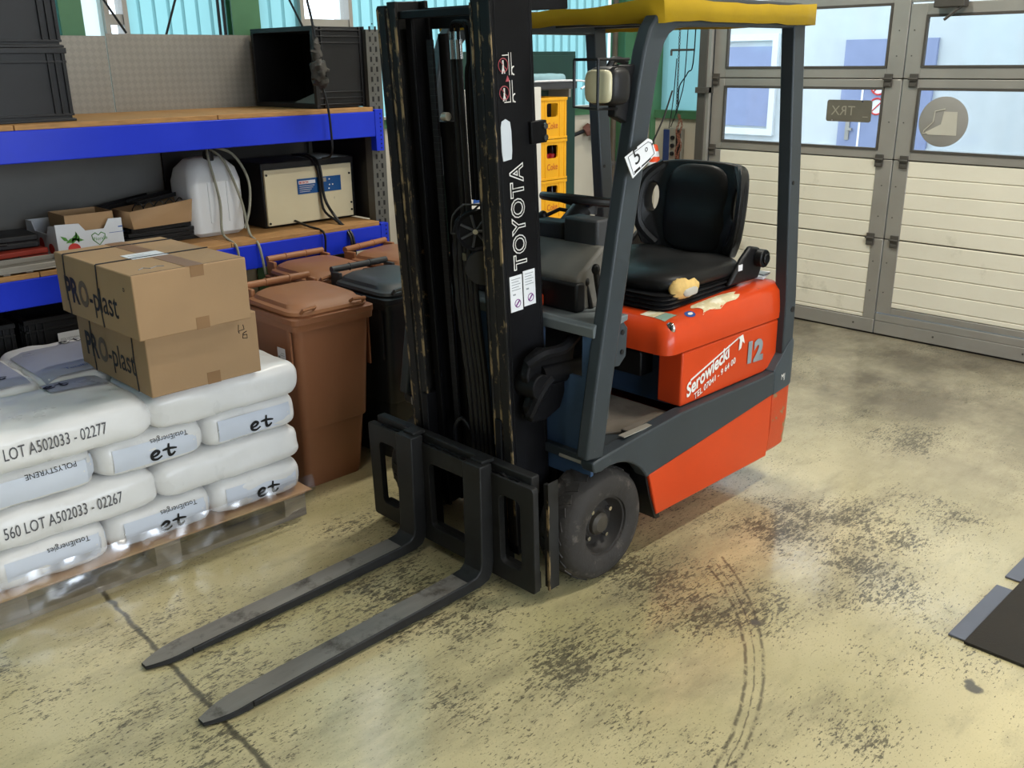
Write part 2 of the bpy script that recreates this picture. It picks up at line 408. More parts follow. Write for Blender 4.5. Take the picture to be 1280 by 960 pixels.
    # tyre scuff arcs
    for cx, cy, r, wd in ((1.503, 2.464, 1.403, .007), (1.506, 2.529, 1.512, .006), (1.503, 2.49, 1.452, .003)):
        v = N(nt, 'ShaderNodeVectorMath', operation='DISTANCE'); nt.links.new(P, v.inputs[0]); v.inputs[1].default_value = (cx, cy, 0)
        dd = mth(nt, 'ABSOLUTE', mth(nt, 'ADD', mth(nt, 'SUBTRACT', v.outputs['Value'], r), mth(nt, 'MULTIPLY', wob, .5)))
        a = ramp(nt, dd, wd*.4, wd, (1, 1, 1, 1), (0, 0, 0, 1))
        lim = mth(nt, 'MULTIPLY', mth(nt, 'LESS_THAN', Y, 1.72), mth(nt, 'GREATER_THAN', X, 1.7))
        brk = ramp(nt, noi(nt, P, 30, 3), .42, .5)
        base = mixc(nt, mth(nt, 'MULTIPLY', mth(nt, 'MULTIPLY', a, lim), mth(nt, 'MULTIPLY_ADD', brk, .6, .2)), base, srgb('#3b352b'))
    for cx, cy, r in ((2.641, .735, .028), (2.488, 1.388, .022), (2.66, .75, .018)):
        v = N(nt, 'ShaderNodeVectorMath', operation='DISTANCE'); nt.links.new(P, v.inputs[0]); v.inputs[1].default_value = (cx, cy, 0)
        a = ramp(nt, mth(nt, 'ADD', v.outputs['Value'], mth(nt, 'MULTIPLY', wob, 1.5)), r*.8, r, (1, 1, 1, 1), (0, 0, 0, 1))
        base = mixc(nt, a, base, srgb('#57534b'))
    nt.links.new(base, p.inputs['Base Color'])
    rg = mth(nt, 'MULTIPLY_ADD', ramp(nt, wear_shade, .4, .7), .2, .32)
    nt.links.new(rg, p.inputs['Roughness']); p.inputs['Specular IOR Level'].default_value = .5
    nt.links.new(mth(nt, 'MULTIPLY_ADD', ramp(nt, f1, .5, .62), -.5, .75, clamp=True), p.inputs['Coat Weight']); p.inputs['Coat Roughness'].default_value = .15; p.inputs['Coat IOR'].default_value = 1.65
    b = N(nt, 'ShaderNodeBump'); b.inputs['Strength'].default_value = .22; b.inputs['Distance'].default_value = .003
    nt.links.new(mth(nt, 'SUBTRACT', mth(nt, 'ADD', sp, mth(nt, 'MULTIPLY', st, .6)), jl), b.inputs['Height']); nt.links.new(b.outputs[0], p.inputs['Normal'])
    return m
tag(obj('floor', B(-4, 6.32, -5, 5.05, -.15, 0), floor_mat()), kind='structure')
# ------------------------------------------------------------------ shell
tag(obj('ceiling', B(-4.1, 6.5, -5.1, 5.2, 4.5, 4.6), CEIL), kind='structure')
tag(obj('wall_left', B(-4.12, -4, -5.1, 5.1, 0, 4.5), DULLW), kind='structure')
wf = thing('wall_front', None, None, (1, -5.06, 0), kind='structure')
obj('masonry', B(-4, 6.4, -5.12, -5, 0, .95), DULLW, wf, world=True); obj('masonry', B(-4, 6.4, -5.12, -5, 3.45, 4.5), DULLW, wf, world=True)
obj('masonry', B(-4, -1.45, -5.12, -5, .95, 3.45), DULLW, wf, world=True); obj('masonry', B(4.65, 6.4, -5.12, -5, .95, 3.45), DULLW, wf, world=True)
w1 = thing('unseen_window', None, None, (1.6, -5.06, .95), kind='structure')  # unseen window, built to go with the added area light
for k in range(5):
    x = -1.45+k*1.22; obj('window_pane', B(x+.03, x+1.19, -5.06, -5.054, .98, 3.42), GLASS, w1, world=True)
    obj('window_bar', B(x-.03, x+.03, -5.1, -5.02, .95, 3.45), ALU, w1, world=True)
wb = thing('wall_back', None, None, (0, 4.97, 0), kind='structure')
obj('plinth', B(-4, 6.32, 4.97, 5.12, 0, 1.40), BEIGEW, wb, world=True)
obj('sill_rail', B(-4, 6.32, 4.95, 5.10, 1.40, 1.455), GREEN, wb, world=True)
obj('sill_cap', B(-4, 6.32, 4.93, 4.97, 1.455, 1.47), ALUW, wb, world=True)
def pleat(x0, x1, name, m, z0=1.47, z1=4.5, pitch=.085, parent=None, yb=5.0, axis='y'):
    n = max(1, int(round((x1-x0)/pitch))); pts = []
    for i in range(n):
        a = x0+(x1-x0)*i/n; b_ = (x1-x0)/n
        pts += [(a, 0), (a+b_*.12, .018), (a+b_*.88, .018), (a+b_, 0)]
    bm = NB(); lo = []; hi = []
    for px, d in pts:
        c = (px, yb+d) if axis == 'y' else (yb+d, px)
        lo.append(bm.verts.new((c[0], c[1], z0))); hi.append(bm.verts.new((c[0], c[1], z1)))
    for i in range(len(pts)-1):
        if (Vector(lo[i].co)-lo[i+1].co).length > 1e-5: bm.faces.new((lo[i], lo[i+1], hi[i+1], hi[i]))
    bmesh.ops.remove_doubles(bm, verts=bm.verts, dist=1e-4)
    return obj(name, bm, m, parent, world=True, flat=True)
segs = [(-4, 1.86, TURQ), (1.96, 2.06, TURQL), (2.18, 2.74, TURQ), (2.93, 3.19, TURQ), (3.55, 5.95, TURQ), (6.02, 6.3, TURQ)]
for a, b_, m_ in segs: pleat(a, b_, 'translucent_sheet', m_, parent=wb)
for a, b_ in ((2.06, 2.18), (3.19, 3.55)):   # narrow windows between the sheets
    fr = obj('window_frame', B(a, a+.025, 4.97, 5.06, 1.47, 4.5), ALU, wb, world=True)
    obj('window_frame', B(b_-.025, b_, 4.97, 5.06, 1.47, 4.5), ALU, wb, world=True)
    for z in (1.99, 2.9, 3.7): obj('window_bar', B(a+.025, b_-.025, 4.98, 5.05, z, z+.05), ALU, wb, world=True)
    obj('window_pane', B(a+.025, b_-.025, 5.01, 5.016, 1.47, 4.5), GLASS, wb, world=True)
def hcol(name, x0, x1, y0, y1, parent, m=GREEN, z0=0, z1=4.5):
    bm = NB(); t = .012
    box(bm, x0, x1, y0, y0+t, z0, z1); box(bm, x0, x1, y1-t, y1, z0, z1); box(bm, (x0+x1)/2-t/2, (x0+x1)/2+t/2, y0+t, y1-t, z0, z1)
    return obj(name, bm, m, parent, world=True)
for x0, x1 in ((1.84, 1.95), (2.75, 2.92), (5.95, 6.06)): hcol('steel_column', x0, x1, 4.82 if x0 > 5 else 4.96, 4.97 if x0 > 5 else 5.1, wb)
hcol('corner_column', 6.14, 6.32, 4.70, 4.9, wb, GREEN)
bm = NB(); tube(bm, [(2.66, 4.94, 1.5), (2.66, 4.94, 4.4)], .008, 6); obj('cable', bm, BLACKP, wb, world=True)
bm = NB(); tube(bm, [(2.69, 4.94, 1.5), (2.69, 4.94, 4.4)], .008, 6); obj('cable', bm, BLACKP, wb, world=True)
for pts in ([(2.14, 4.93, 1.95), (1.75, 4.93, 2.6)], [(2.33, 4.93, 1.9), (2.75, 4.93, 2.9)], [(3.22, 4.93, 1.9), (2.85, 4.93, 2.6)]):
    bm = NB(); tube(bm, pts, .006, 6); obj('bracing_rod', bm, BLACKP, wb, world=True)
# ------------------------------------------------------------------ gate wall
wr = thing('wall_right', None, None, (6.25, 4.4, 0), kind='structure')
obj('plinth', B(6.2, 6.32, 4.2, 4.97, 0, 1.36), BEIGEW, wr, world=True)
obj('sill_rail', B(6.18, 6.32, 4.2, 4.72, 1.36, 1.42), GREEN, wr, world=True)
pleat(4.2, 4.72, 'translucent_sheet', TURQ, z0=1.42, parent=wr, yb=6.26, axis='x', pitch=.52)
obj('masonry', B(6.2, 6.32, -5, .38, 0, 4.5), BEIGEW, wr, world=True)
obj('lintel', B(6.2, 6.32, .38, 4.2, 2.72, 4.5), BEIGEW, wr, world=True)
obj('guide_track', B(6.02, 6.18, 4.125, 4.195, 0, 4.4), GASKET, wr, world=True, bev=.004)
obj('guide_rail', B(6.03, 6.06, 4.10, 4.13, 0, 4.4), ALU, wr, world=True)
obj('track_bracket', B(6.0, 6.1, 4.10, 4.2, 1.56, 1.60), GASKET, wr, world=True)
dr = thing('door_1', None, None, (6.12, 2.7, 0), kind='structure')
def rail(y0, y1, z0, z1, x0=6.09, x1=6.13, name='frame_rail', m=ALU, bev=.003): return obj(name, B(x0, x1, min(y0, y1), max(y0, y1), z0, z1), m, dr, world=True, bev=bev)
rail(2.708, 4.11, .012, .105); rail(.42, 2.70, .012, .098); rail(.42, 2.70, .1, .15)
bm = NB()
obj('floor_seal', B(6.1, 6.125, .42, 4.11, 0, .012), BLACKP, dr, world=True)
# stiles
for z0, z1 in ((.105, .652), (.658, 1.164), (1.170, 1.661), (1.667, 2.17)):
    rail(2.708, 2.79 if z1 < 1 else 2.815, z0, z1, name='frame_stile'); rail(4.01, 4.11, z0, z1, name='frame_stile')
for z0, z1 in ((.158, .652), (.658, 1.164), (1.170, 1.661), (1.667, 2.1)):
    rail(2.60, 2.700, z0, z1, name='frame_stile'); rail(1.26, 1.35, z0, z1, name='frame_stile')
rail(2.815, 4.01, 1.170, 1.222); rail(2.815, 4.01, 1.61, 1.661); rail(2.815, 4.01, 1.667, 1.728); rail(2.815, 4.01, 2.11, 2.17)
rail(1.35, 2.6, 1.170, 1.222); rail(1.35, 2.6, 1.61, 1.661); rail(1.35, 2.6, 1.667, 1.73); rail(1.35, 2.6, 2.035, 2.1); rail(.42, 2.706, 2.11, 2.17)
rail(1.35, 2.6, .158, .2); rail(.42, 4.11, 2.176, 2.7, m=PANELC, name='top_section')
rail(.42, 1.25, .158, 2.1, m=PANELC, name='side_section')
for y0, y1, z0, z1 in ((2.815, 4.01, 1.222, 1.61), (2.815, 4.01, 1.728, 2.11), (1.35, 2.6, 1.222, 1.61), (1.35, 2.6, 1.73, 2.035)):
    bm = NB(); g = .014
    box(bm, 6.084, 6.11, y0, y1, z0, z0+g); box(bm, 6.084, 6.11, y0, y1, z1-g, z1); box(bm, 6.084, 6.11, y0, y0+g, z0+g, z1-g); box(bm, 6.084, 6.11, y1-g, y1, z0+g, z1-g)
    obj('window_gasket', bm, GASKET, dr, world=True)
    obj('window_pane', B(6.108, 6.113, y0+g, y1-g, z0+g, z1-g), GLASS, dr, world=True)
def strips(y0, y1, zs):
    me = None
    for a, b_ in zip(zs, zs[1:]):
        bm = NB(); prism(bm, [(6.10, a+.001), (6.094, a+.006), (6.094, b_-.006), (6.10, b_-.001), (6.128, b_-.001), (6.128, a+.001)], 'y', y0, y1)
        # prism along y takes (x, z) pairs
        obj('infill_strip', bm, PANELC, dr, world=True)
z5 = lambda a, b_, n: [a+(b_-a)*i/n for i in range(n+1)]
strips(2.79, 4.01, [.107, .134]+z5(.134, .652, 5)[1:]); strips(2.79, 4.01, z5(.658, 1.164, 5))
strips(1.35, 2.6, [.202, .237]+z5(.237, .652, 4)[1:]); strips(1.35, 2.6, z5(.658, 1.164, 5))
for z in (.655, 1.167, 1.664):
    obj('section_seal', B(6.112, 6.135, .42, 4.11, z-.012, z+.012), GASKET, dr, world=True)
    for y in (2.795, 2.632, 4.08):
        bm = NB(); box(bm, 6.078, 6.092, y-.026, y+.026, z-.05, z+.03); box(bm, 6.07, 6.08, y-.02, y+.02, z-.012, z+.006); box(bm, 6.074, 6.08, y-.018, y+.018, z-.046, z-.028)
        cyl(bm, (6.072, y-.03, z), (6.072, y+.03, z), .007, 8)
        obj('hinge', bm, GASKET, dr, world=True, bev=.002)
bm = NB(); box(bm, 6.02, 6.09, 2.36, 2.54, 2.07, 2.13); obj('door_closer', bm, GASKET, dr, world=True, bev=.006)
bm = NB(); tube(bm, [(6.04, 2.38, 2.075), (6.03, 2.47, 2.0)], .009, 6); obj('closer_arm', bm, GASKET, dr, world=True)
bm = NB()
for y in (2.85, 2.3, 1.75): 
    for z in (.06,): cyl(bm, (6.086, y, z), (6.092, y, z), .006, 8)
for z in (.3, .5, .8, 1.0, 1.4, 1.8, 1.95):
    for y in (2.665, 2.76): cyl(bm, (6.086, y, z), (6.092, y, z), .004, 6)
obj('rivets', bm, GASKET, dr, world=True, kind='stuff')
# signs on the gate
s = thing('round_sign', 'round grey safety-boot sign on the right gate window', 'sign', (6.08, 2.415, 1.265))
bm = NB(); lathe(bm, [(0, 0), (.146, 0), (.150, .002), (.146, .004), (0, .004)], (6.078, 2.415, 1.414), (1, 0, 0), 40)
SIGNG = mat('back_of_sign', '#8f8c86', .6, var=.05); SIGNL = mat('pale_sign_print', '#b9b4a6', .6, var=.05)
obj('disc', bm, SIGNG, s, world=True)
boot = [(2.415, 1.475), (2.335, 1.475), (2.325, 1.335), (2.50, 1.335), (2.515, 1.35), (2.47, 1.375), (2.425, 1.40)]
bm = NB(); prism(bm, boot, 'x', 6.0755, 6.0775); obj('boot_symbol', bm, SIGNL, s, world=True)
b2 = [(2.41, 1.49), (2.47, 1.475), (2.475, 1.41), (2.525, 1.36), (2.53, 1.34), (2.50, 1.345)]
bm = NB(); tube(bm, [(6.0765, a, b_) for a, b_ in b2], .0035, 5); obj('boot_outline', bm, SIGNL, s, world=True)
s = thing('number_plate_sign', 'small dark rectangular plate seen from behind on the left gate window', 'sign', (6.08, 3.035, 1.393))
PLB = mat('bronze_plate', '#6f6a5e', .45, metal=.3, var=.12)
bm = NB(); prism(bm, rrect(3.035, 1.462, .312, .138, .016), 'x', 6.078, 6.084); obj('plate', bm, PLB, s, world=True, bev=.001)
PLT = mat('embossed_edge', '#a39d8c', .4, metal=.3, var=.1)
text('embossed_letters', 'T', .085, PLT, s, (6.0765, 2.99, 1.435), (0, 1, 0), (0, 0, 1), world=True)
text('embossed_letters', 'RX', .085, PLT, s, (6.0765, 3.045, 1.435), (0, 1, 0), (0, 0, 1), world=True)
obj('embossed_dash', B(6.0762, 6.0775, 2.90, 2.935, 1.425, 1.429), PLT, s, world=True)
bm = NB()
for y, z in ((2.945, 1.525), (3.145, 1.4)): cyl(bm, (6.0755, y, z), (6.078, y, z), .006, 8)
obj('screw', bm, CHROME, s, world=True)
# ------------------------------------------------------------------ outside the gate
tag(obj('ground_outside', B(6.32, 30, -25, 40, -.2, -.02), mat('asphalt_outside', '#8f908e', .9, var=.08)), kind='structure')
tag(obj('ground_behind', B(-20, 6.32, 5.12, 30, -.2, -.02), mat('yard_gravel', '#b0b2ac', .9, var=.08)), kind='structure')
fa = thing('white_building', 'white building front with blue-grey door, seen through the gate windows', 'building', (11, 5, 0))
FAC = mat('white_render', '#c3cacc', .8, var=.03); FBL = mat('blue_grey_door', '#8792b2', .5, var=.05)
obj('wall', B(11, 11.3, -12, 16, .8, 4.6), FAC, fa, world=True)
obj('base_course', B(10.97, 11.3, -12, 16, -.02, .8), mat('pale_plinth', '#b9bebe', .8, var=.04), fa, world=True)
bm = NB()
for a, b_, c, d in ((6.47, 7.45, .86, 2.08),): 
    box(bm, 10.95, 11.0, a, b_, c, c+.08); box(bm, 10.95, 11.0, a, b_, d-.08, d); box(bm, 10.95, 11.0, a, a+.08, c+.08, d-.08); box(bm, 10.95, 11.0, b_-.08, b_, c+.08, d-.08)
obj('window_frame', bm, mat('white_window_frame', '#d9dddf', .5, var=.02), fa, world=True)
obj('roller_shutter', B(10.97, 11.0, 6.55, 7.37, .97, 1.93), FBL, fa, world=True)
d2 = obj('door', B(10.96, 11.0, 4.52, 5.59, 0, 1.985), FBL, fa, world=True)
sub('door_joint', B(10.953, 10.96, 5.31, 5.335, 0, 1.5), mat('white_joint', '#f0f2f4', .5, var=.02), d2)
bm = NB(); box(bm, 10.945, 10.96, 5.44, 5.49, .86, 1.1); box(bm, 10.92, 10.945, 5.40, 5.48, .97, 1.0); sub('door_handle', bm, ALU, d2)
for z in (1.25, 1.47):
    bm = NB(); lathe(bm, [(.0, 0), (.1, 0), (.1, .004), (0, .004)], (10.951, 5.13, z), (1, 0, 0), 28); o = sub('prohibition_sign', bm, PAPERW, d2)
    bm = NB(); tube(bm, [(10.949, 5.13+.088*math.cos(t*math.pi/14), z+.088*math.sin(t*math.pi/14)) for t in range(28)], .011, 5, closed=True)
    tube(bm, [(10.949, 5.07, z+.06), (10.949, 5.19, z-.06)], .008, 5); sub('red_ring', bm, INKR, d2)
# ------------------------------------------------------------------ forklift
FK = thing('forklift', 'orange and grey electric forklift with black mast and yellow roof cover', 'forklift', (2.9, 2.43, 0))
def P(name, bm, m, **k): return obj(name, bm, m, FK, world=True, **k)
YN, YF = 1.915, 2.945
ytop = lambda x: .350+(x-2.57)*.117
# lower body: orange skirt and scraped rear corner
def rear_plan(d=0.0):
    pts = []
    for k in range(9):
        a = R(-90+90*k/8); pts.append((3.52+(.085-d)*math.cos(a), YN+.085+(.085-d)*math.sin(a)))
    for k in range(9):
        a = R(90*k/8); pts.append((3.52+(.085-d)*math.cos(a), YF-.085+(.085-d)*math.sin(a)))
    return pts
bm = NB(); loops = []
for z, fx, d in ((.145, 2.645, .03), (.165, 2.632, .006), (.25, 2.598, 0), (None, 2.568, 0)):
    lp = [(fx, YN+d), (2.85, YN+d), (3.1, YN+d), (3.408, YN+d), (3.408, YF-d), (3.1, YF-d), (2.85, YF-d), (fx, YF-d)]
    loops.append([(x, y, z if z else ytop(x)) for x, y in lp])
loft(bm, loops); P('orange_skirt', bm, mat('scratched_orange_paint', '#cf4318', .36, var=.08, ns=3, wear='#5c2418', wt=(.69, .73), ws=3, wgrain=(2.2, 1, 26)), bev=.004)
bm = NB(); loops = []
for z, d in ((.16, .035), (.19, .008), (.3, 0), (None, 0)):
    lp = [(3.412, YN+d)]+rear_plan(d)+[(3.412, YF-d)]
    loops.append([(x, y, z if z else ytop(x)-.004) for x, y in lp])
loft(bm, loops); P('rear_bumper_panel', bm, ORANGEW, bev=.003)
# slate frame side plates with wheel arch
arch = [(2.345+.245*math.sin(R(a)), .215+.245*math.cos(R(a))) for a in range(-8, 60, 6)]
side = [(2.246, .478), (2.255, .458), (2.29, .452)]+arch+[(2.572, .352), (2.9, ytop(2.9)), (3.41, ytop(3.41)), (3.41, .552), (3.36, .546), (3.28, .545), (2.75, .545), (2.50, .524), (2.30, .505), (2.246, .498)]
for y0, y1 in ((YN-.004, YN+.055), (YF-.055, YF+.004)):
    bm = NB(); prism(bm, side, 'y', y0, y1); P('side_frame', bm, SLATE, bev=.006)
bm = NB(); loops = []
for f in (0, 1, 2):
    lp = [(3.41, YN-.004)]+[(x+.004*(x > 3.42), y) for x, y in rear_plan(-.004)]+[(3.41, YF+.004)]
    loops.append([(x-(.012 if f == 2 else 0), y, (ytop(x)-.003 if f == 0 else .548+min(.10, max(0, x-3.43)*1.1) if f == 1 else .552+min(.115, max(0, x-3.43)*1.25))) for x, y in lp])
loft(bm, loops); P('rear_frame', bm, mat('scuffed_slate', '#3e474d', .45, var=.15, wear='#a39f95', wt=(.62, .66), ws=16), bev=.004)
text('small_mark', 'MJ', .035, WHITEP, FK, (3.452, 1.904, .505), (1, .08, 0), (0, 0, 1), world=True)
bm = NB(); prism(bm, [(2.556, .352), (2.588, .25), (2.622, .166), (2.638, .14), (2.66, .14), (2.62, .36)], 'y', YN+.012, YF-.012); P('wheel_well_panel', bm, BLACKP)
P('footwell_floor', B(2.26, 2.80, YN+.055, YF-.055, .47, .505), SLATE, bev=.004)
bm = NB(); box(bm, 2.30, 2.62, 2.13, 2.73, .12, .47); box(bm, 2.62, 3.38, 2.0, 2.86, .2, .36); P('chassis_core', bm, BLACKP)
bm = NB(); prism(bm, [(2.46, 2.04), (2.52, 1.995), (2.60, 2.02), (2.66, 1.985), (2.79, 1.99), (2.80, 2.83), (2.44, 2.84), (2.45, 2.4), (2.43, 2.2)], 'z', .505, .516)
P('floor_mat', bm, MAT_STEP, bev=.003)
P('step_strip', B(2.44, 2.79, 1.935, 1.962, .5245, .5285), ALUW, xf=Matrix.Translation((0, 0, .004)))
P('step_pad', B(2.50, 2.74, 1.962, 2.0, .505, .53), MAT_STEP, bev=.004)
bm = NB(); prism(bm, [(2.258, .470), (2.32, .462), (2.32, .508), (2.262, .498)], 'y', YN+.057, 2.085); P('step_nose', bm, ALUW, bev=.004)
bm = NB(); prism(bm, [(2.236, .466), (2.30, .462), (2.30, .505), (2.236, .50)], 'y', YF-.2, YF-.055); P('step_nose', bm, ALUW, bev=.004)
# front bulkhead
bm = NB(); rect = lambda a, b_, c, d: [(a, c), (b_, c), (b_, d), (a, d)]
plate(bm, rect(1.958, 2.902, .40, .955), [rect(2.005, 2.19, .775, .925), rect(2.67, 2.855, .775, .925)], 'x', 2.288, 2.302)
P('front_bulkhead', bm, SLATEB)
bm = NB(); prism(bm, [(2.280, .925), (2.280, .958), (2.292, .970), (2.46, .975), (2.46, .955), (2.302, .925)], 'y', 1.950, 2.91); P('bulkhead_top', bm, mat('light_grey_paint', '#6d7476', .45, var=.1, wear='#9a978c', wt=(.6, .7), ws=10), bev=.003)
bm = NB(); prism(bm, [(2.34, .80), (2.44, .79), (2.475, .82), (2.48, .92), (2.45, .955), (2.34, .955)], 'y', 1.966, 1.98); o = P('pillar_bracket', bm, SLATE, bev=.003)
bm = NB()
for x, z in ((2.45, .84), (2.45, .91), (2.40, .90)): cyl(bm, (x, 1.962, z), (x, 1.968, z), .009, 10)
sub('bolt', bm, BLACKP, o)
bm = NB(); box(bm, 2.302, 2.318, 1.958, 1.98, .5, .93); P('bulkhead_flange', bm, SLATEB)
# cowl, dash, steering
P('lower_cowl', B(2.352, 2.40, 2.09, 2.77, .972, 1.075), BLACKP, bev=.01)
bm = NB(); prism(bm, [(2.37, .97), (2.365, 1.085), (2.385, 1.105), (2.50, 1.185), (2.56, 1.17), (2.56, .52), (2.50, .52), (2.46, .97)], 'y', 2.10, 2.76); P('front_cowl', bm, GREYP, bev=.012, seg=3)
bm = NB(); box(bm, 2.50, 2.585, 2.13, 2.29, 1.165, 1.27); box(bm, 2.515, 2.60, 2.31, 2.46, 1.165, 1.24); P('dash_pod', bm, GREYD, bev=.01)
bm = NB(); cyl(bm, (2.52, 2.38, 1.12), (2.70, 2.38, 1.262), .05, 16, .04); P('steering_column', bm, BLACKP)
swc = Vector((2.735, 2.385, 1.293)); nrm = Vector((.16, 0, 1)).normalized(); su, sv = ring_frame(nrm)
bm = NB(); tube(bm, [swc+.168*(math.cos(2*math.pi*t/36)*su+math.sin(2*math.pi*t/36)*sv) for t in range(36)], .0155, 10, closed=True)
o = P('steering_wheel', bm, BLACKP)
bm = NB()
for a in (20, 140, 260): tube(bm, [swc-nrm*.025, swc+.165*(math.cos(R(a))*su+math.sin(R(a))*sv)], .011, 6)
cyl(bm, swc-nrm*.05, swc-nrm*.005, .045, 16); sub('spokes', bm, GREYD, o)
bm = NB(); tube(bm, [(2.72, 2.40, 1.245), (2.67, 2.465, 1.258), (2.61, 2.49, 1.235)], .008, 6); sellip(bm, (2.605, 2.492, 1.236), .019, .019, .022, 2, 2, 2, 4); P('direction_lever', bm, BLACKP)
bm = NB(); tube(bm, [(2.66, 2.2, 1.26), (2.60, 2.13, 1.18), (2.54, 2.11, 1.08)], .006, 6, smooth=4); P('dash_cable', bm, HOSE)
bm = NB(); tube(bm, [(2.44, 2.05, .965), (2.405, 2.05, 1.115)], .011, 8); sellip(bm, (2.403, 2.05, 1.125), .015, .015, .02, 2, 2, 2, 4); P('hydraulic_lever', bm, BLACKP)
bm = NB(); tube(bm, [(2.44, 2.10, .965), (2.42, 2.11, 1.06)], .011, 8); sellip(bm, (2.419, 2.11, 1.07), .015, .015, .02, 2, 2, 2, 4); P('hydraulic_lever', bm, BLACKP)
P('reservoir', B(2.31, 2.35, 2.24, 2.30, .975, 1.02), ORANGE, bev=.008)
# hood (seat box)
bm = NB(); loops = []
for z, d, r in ((.768, 0, .05), (.80, -.002, .055), (.845, .004, .06), (.872, .022, .065), (.884, .055, .07)):
    loops.append([(x, y, z+(x-2.7)*(.055 if z > .8 else 0)) for x, y in rrect(3.105, 2.43, .83-2*d, .972-2*d, r, 5)])
loft(bm, loops); HOOD = P('hood', bm, ORANGE)
low = [(2.79, .548), (3.38, .548), (3.44, .565), (3.475, .60), (3.49, .65), (3.49, .762), (2.79, .762)]
for y0, y1 in ((1.948, 2.06), (2.80, 2.912)):
    bm = NB(); prism(bm, low, 'y', y0, y1); P('battery_side_panel', bm, ORANGE, bev=.008, seg=3)
P('battery_box', B(2.88, 3.46, 2.06, 2.80, .506, .765), SLATEB)
bm = NB(); box(bm, 2.80, 2.88, 2.15, 2.35, .62, .72); box(bm, 2.82, 2.88, 2.45, 2.62, .55, .75); P('battery_connector', bm, BLACKP, bev=.006)
P('hood_lip', B(2.79, 3.49, 1.954, 2.906, .760, .769), BLACKP)
bm = NB(); sellip(bm, (2.742, 1.975, .86), .012, .022, .026, 2, 2, 2, 6); P('corner_wear', bm, CHROME)
def decal(name, cx, cy, w, d, n, m, shape, rz=0, off=.0016):
    bm = NB(); gr = {}
    for i in range(n+1):
        for j in range(n+1):
            u, v = i/n*2-1, j/n*2-1; x, y = shape(u, v); c, s_ = math.cos(rz), math.sin(rz)
            gr[i, j] = bm.verts.new((cx+w/2*(x*c)-d/2*y*s_, cy+w/2*x*s_+d/2*y*c, .95))
    for i in range(n):
        for j in range(n): bm.faces.new((gr[i, j], gr[i+1, j], gr[i+1, j+1], gr[i, j+1]))
    o = P(name, bm, m); q = o.modifiers.new('wrap', 'SHRINKWRAP'); q.target = HOOD; q.wrap_method = 'PROJECT'; q.use_project_z = True; q.use_negative_direction = True; q.use_positive_direction = False; q.offset = off
    return o
BEST = mat('worn_beige_sticker', '#d4c7a0', .6, var=.12, ns=20, wear='#e8e2cc', wt=(.5, .6), ws=20)
sq = lambda u, v: (u, v)
rag = lambda u, v: (u*(1+.12*math.sin(v*4)), v*(1-.45*max(0, u)**2)+.15*math.sin(u*7)*(v < -.5))
disc = lambda u, v: (u*math.sqrt(1-v*v/2), v*math.sqrt(1-u*u/2))
decal('worn_sticker', 3.07, 2.0, .26, .07, 10, BEST, rag)
decal('grey_sticker', 2.785, 2.03, .075, .05, 3, mat('grey_green_sticker', '#8fae9e', .5, var=.1), sq)
decal('white_sticker', 2.785, 2.09, .075, .065, 3, BEST, sq)
decal('round_sticker', 2.875, 1.985, .052, .036, 8, INKB, disc)
decal('sticker_face', 2.878, 1.985, .028, .014, 6, WHITEP, disc, off=.0026)
# lettering on the battery panel
sl = Vector((1, 0, .365)).normalized()
text('white_lettering', 'Serowiecki', .078, WHITEP, FK, (2.824, 1.9445, .577), sl, Vector((-.06, 0, 1)), world=True, offset=.0022, shear=.0, sx=.86)
bm = NB(); prism(bm, [(2.845, .647), (3.165, .748), (3.163, .742), (2.842, .639)], 'y', 1.9435, 1.9455); P('white_lettering_bar', bm, WHITEP)
bm = NB(); prism(bm, [(3.168, .690), (3.172, .738), (3.150, .744), (3.192, .752), (3.208, .712), (3.190, .724), (3.184, .697)], 'y', 1.9435, 1.9455); P('white_arrow', bm, WHITEP)
text('white_phone_lettering', 'TEL 07041 - 9 64 00', .036, WHITEP, FK, (2.874, 1.9445, .557), (1, 0, .315), Vector((-.06, 0, 1)), world=True, offset=.0006, sx=.97)
text('grey_number', '12', .118, INKG, FK, (3.222, 1.9445, .624), (1, 0, -.05), (0, 0, 1), world=True, offset=.0075, sx=1.12)
# seat
bm = NB(); loops = []
for k in range(9):
    d = .012 if k % 2 else 0; z = .885+k*.0085
    loops.append([(x, y, z+.02*(x-2.8)) for x, y in rrect(3.08, 2.33, .56-2*d, .56-2*d, .06, 4)])
loft(bm, loops); P('seat_bellows', bm, BLACKP)
ST = thing
bm = NB(); sellip(bm, (3.10, 2.33, .988), .275, .285, .052, 5, 5, 2.4, 12); 
for v in bm.verts:
    if v.co.z > .98 and abs(v.co.y-2.33) < .15: v.co.z -= .012*math.cos((v.co.y-2.33)/.15*math.pi/2)
seat = P('seat_cushion', bm, VINYL)
bm = NB(); sellip(bm, (2.945, 2.066, .968), .085, .030, .042, 2.6, 2, 2.4, 10, amp=.006, fs=30, seed=4); sub('torn_foam', bm, FOAM, seat)
bm = NB(); sellip(bm, (2.95, 2.038, .955), .046, .008, .018, 3, 2, 2, 6, amp=.006, fs=40, seed=2); sub('torn_cover', bm, mat('grey_fabric', '#b8b3a8', .8), seat)
tb = Matrix.Translation((3.37, 2.33, .98)) @ Matrix.Rotation(R(7), 4, 'Y')
def back_outline():
    pts = []
    for y, z in ((-.205, .03), (-.25, .10), (-.272, .20), (-.268, .30), (-.235, .375), (-.16, .408), (0, .415), (.16, .408), (.235, .375), (.268, .30), (.272, .20), (.25, .10), (.205, .03), (0, .015)): pts.append((y, z, 0))
    pts = smooth_path(pts+[pts[0]], 3)[:-1]; return [(p[0], p[1]) for p in pts]
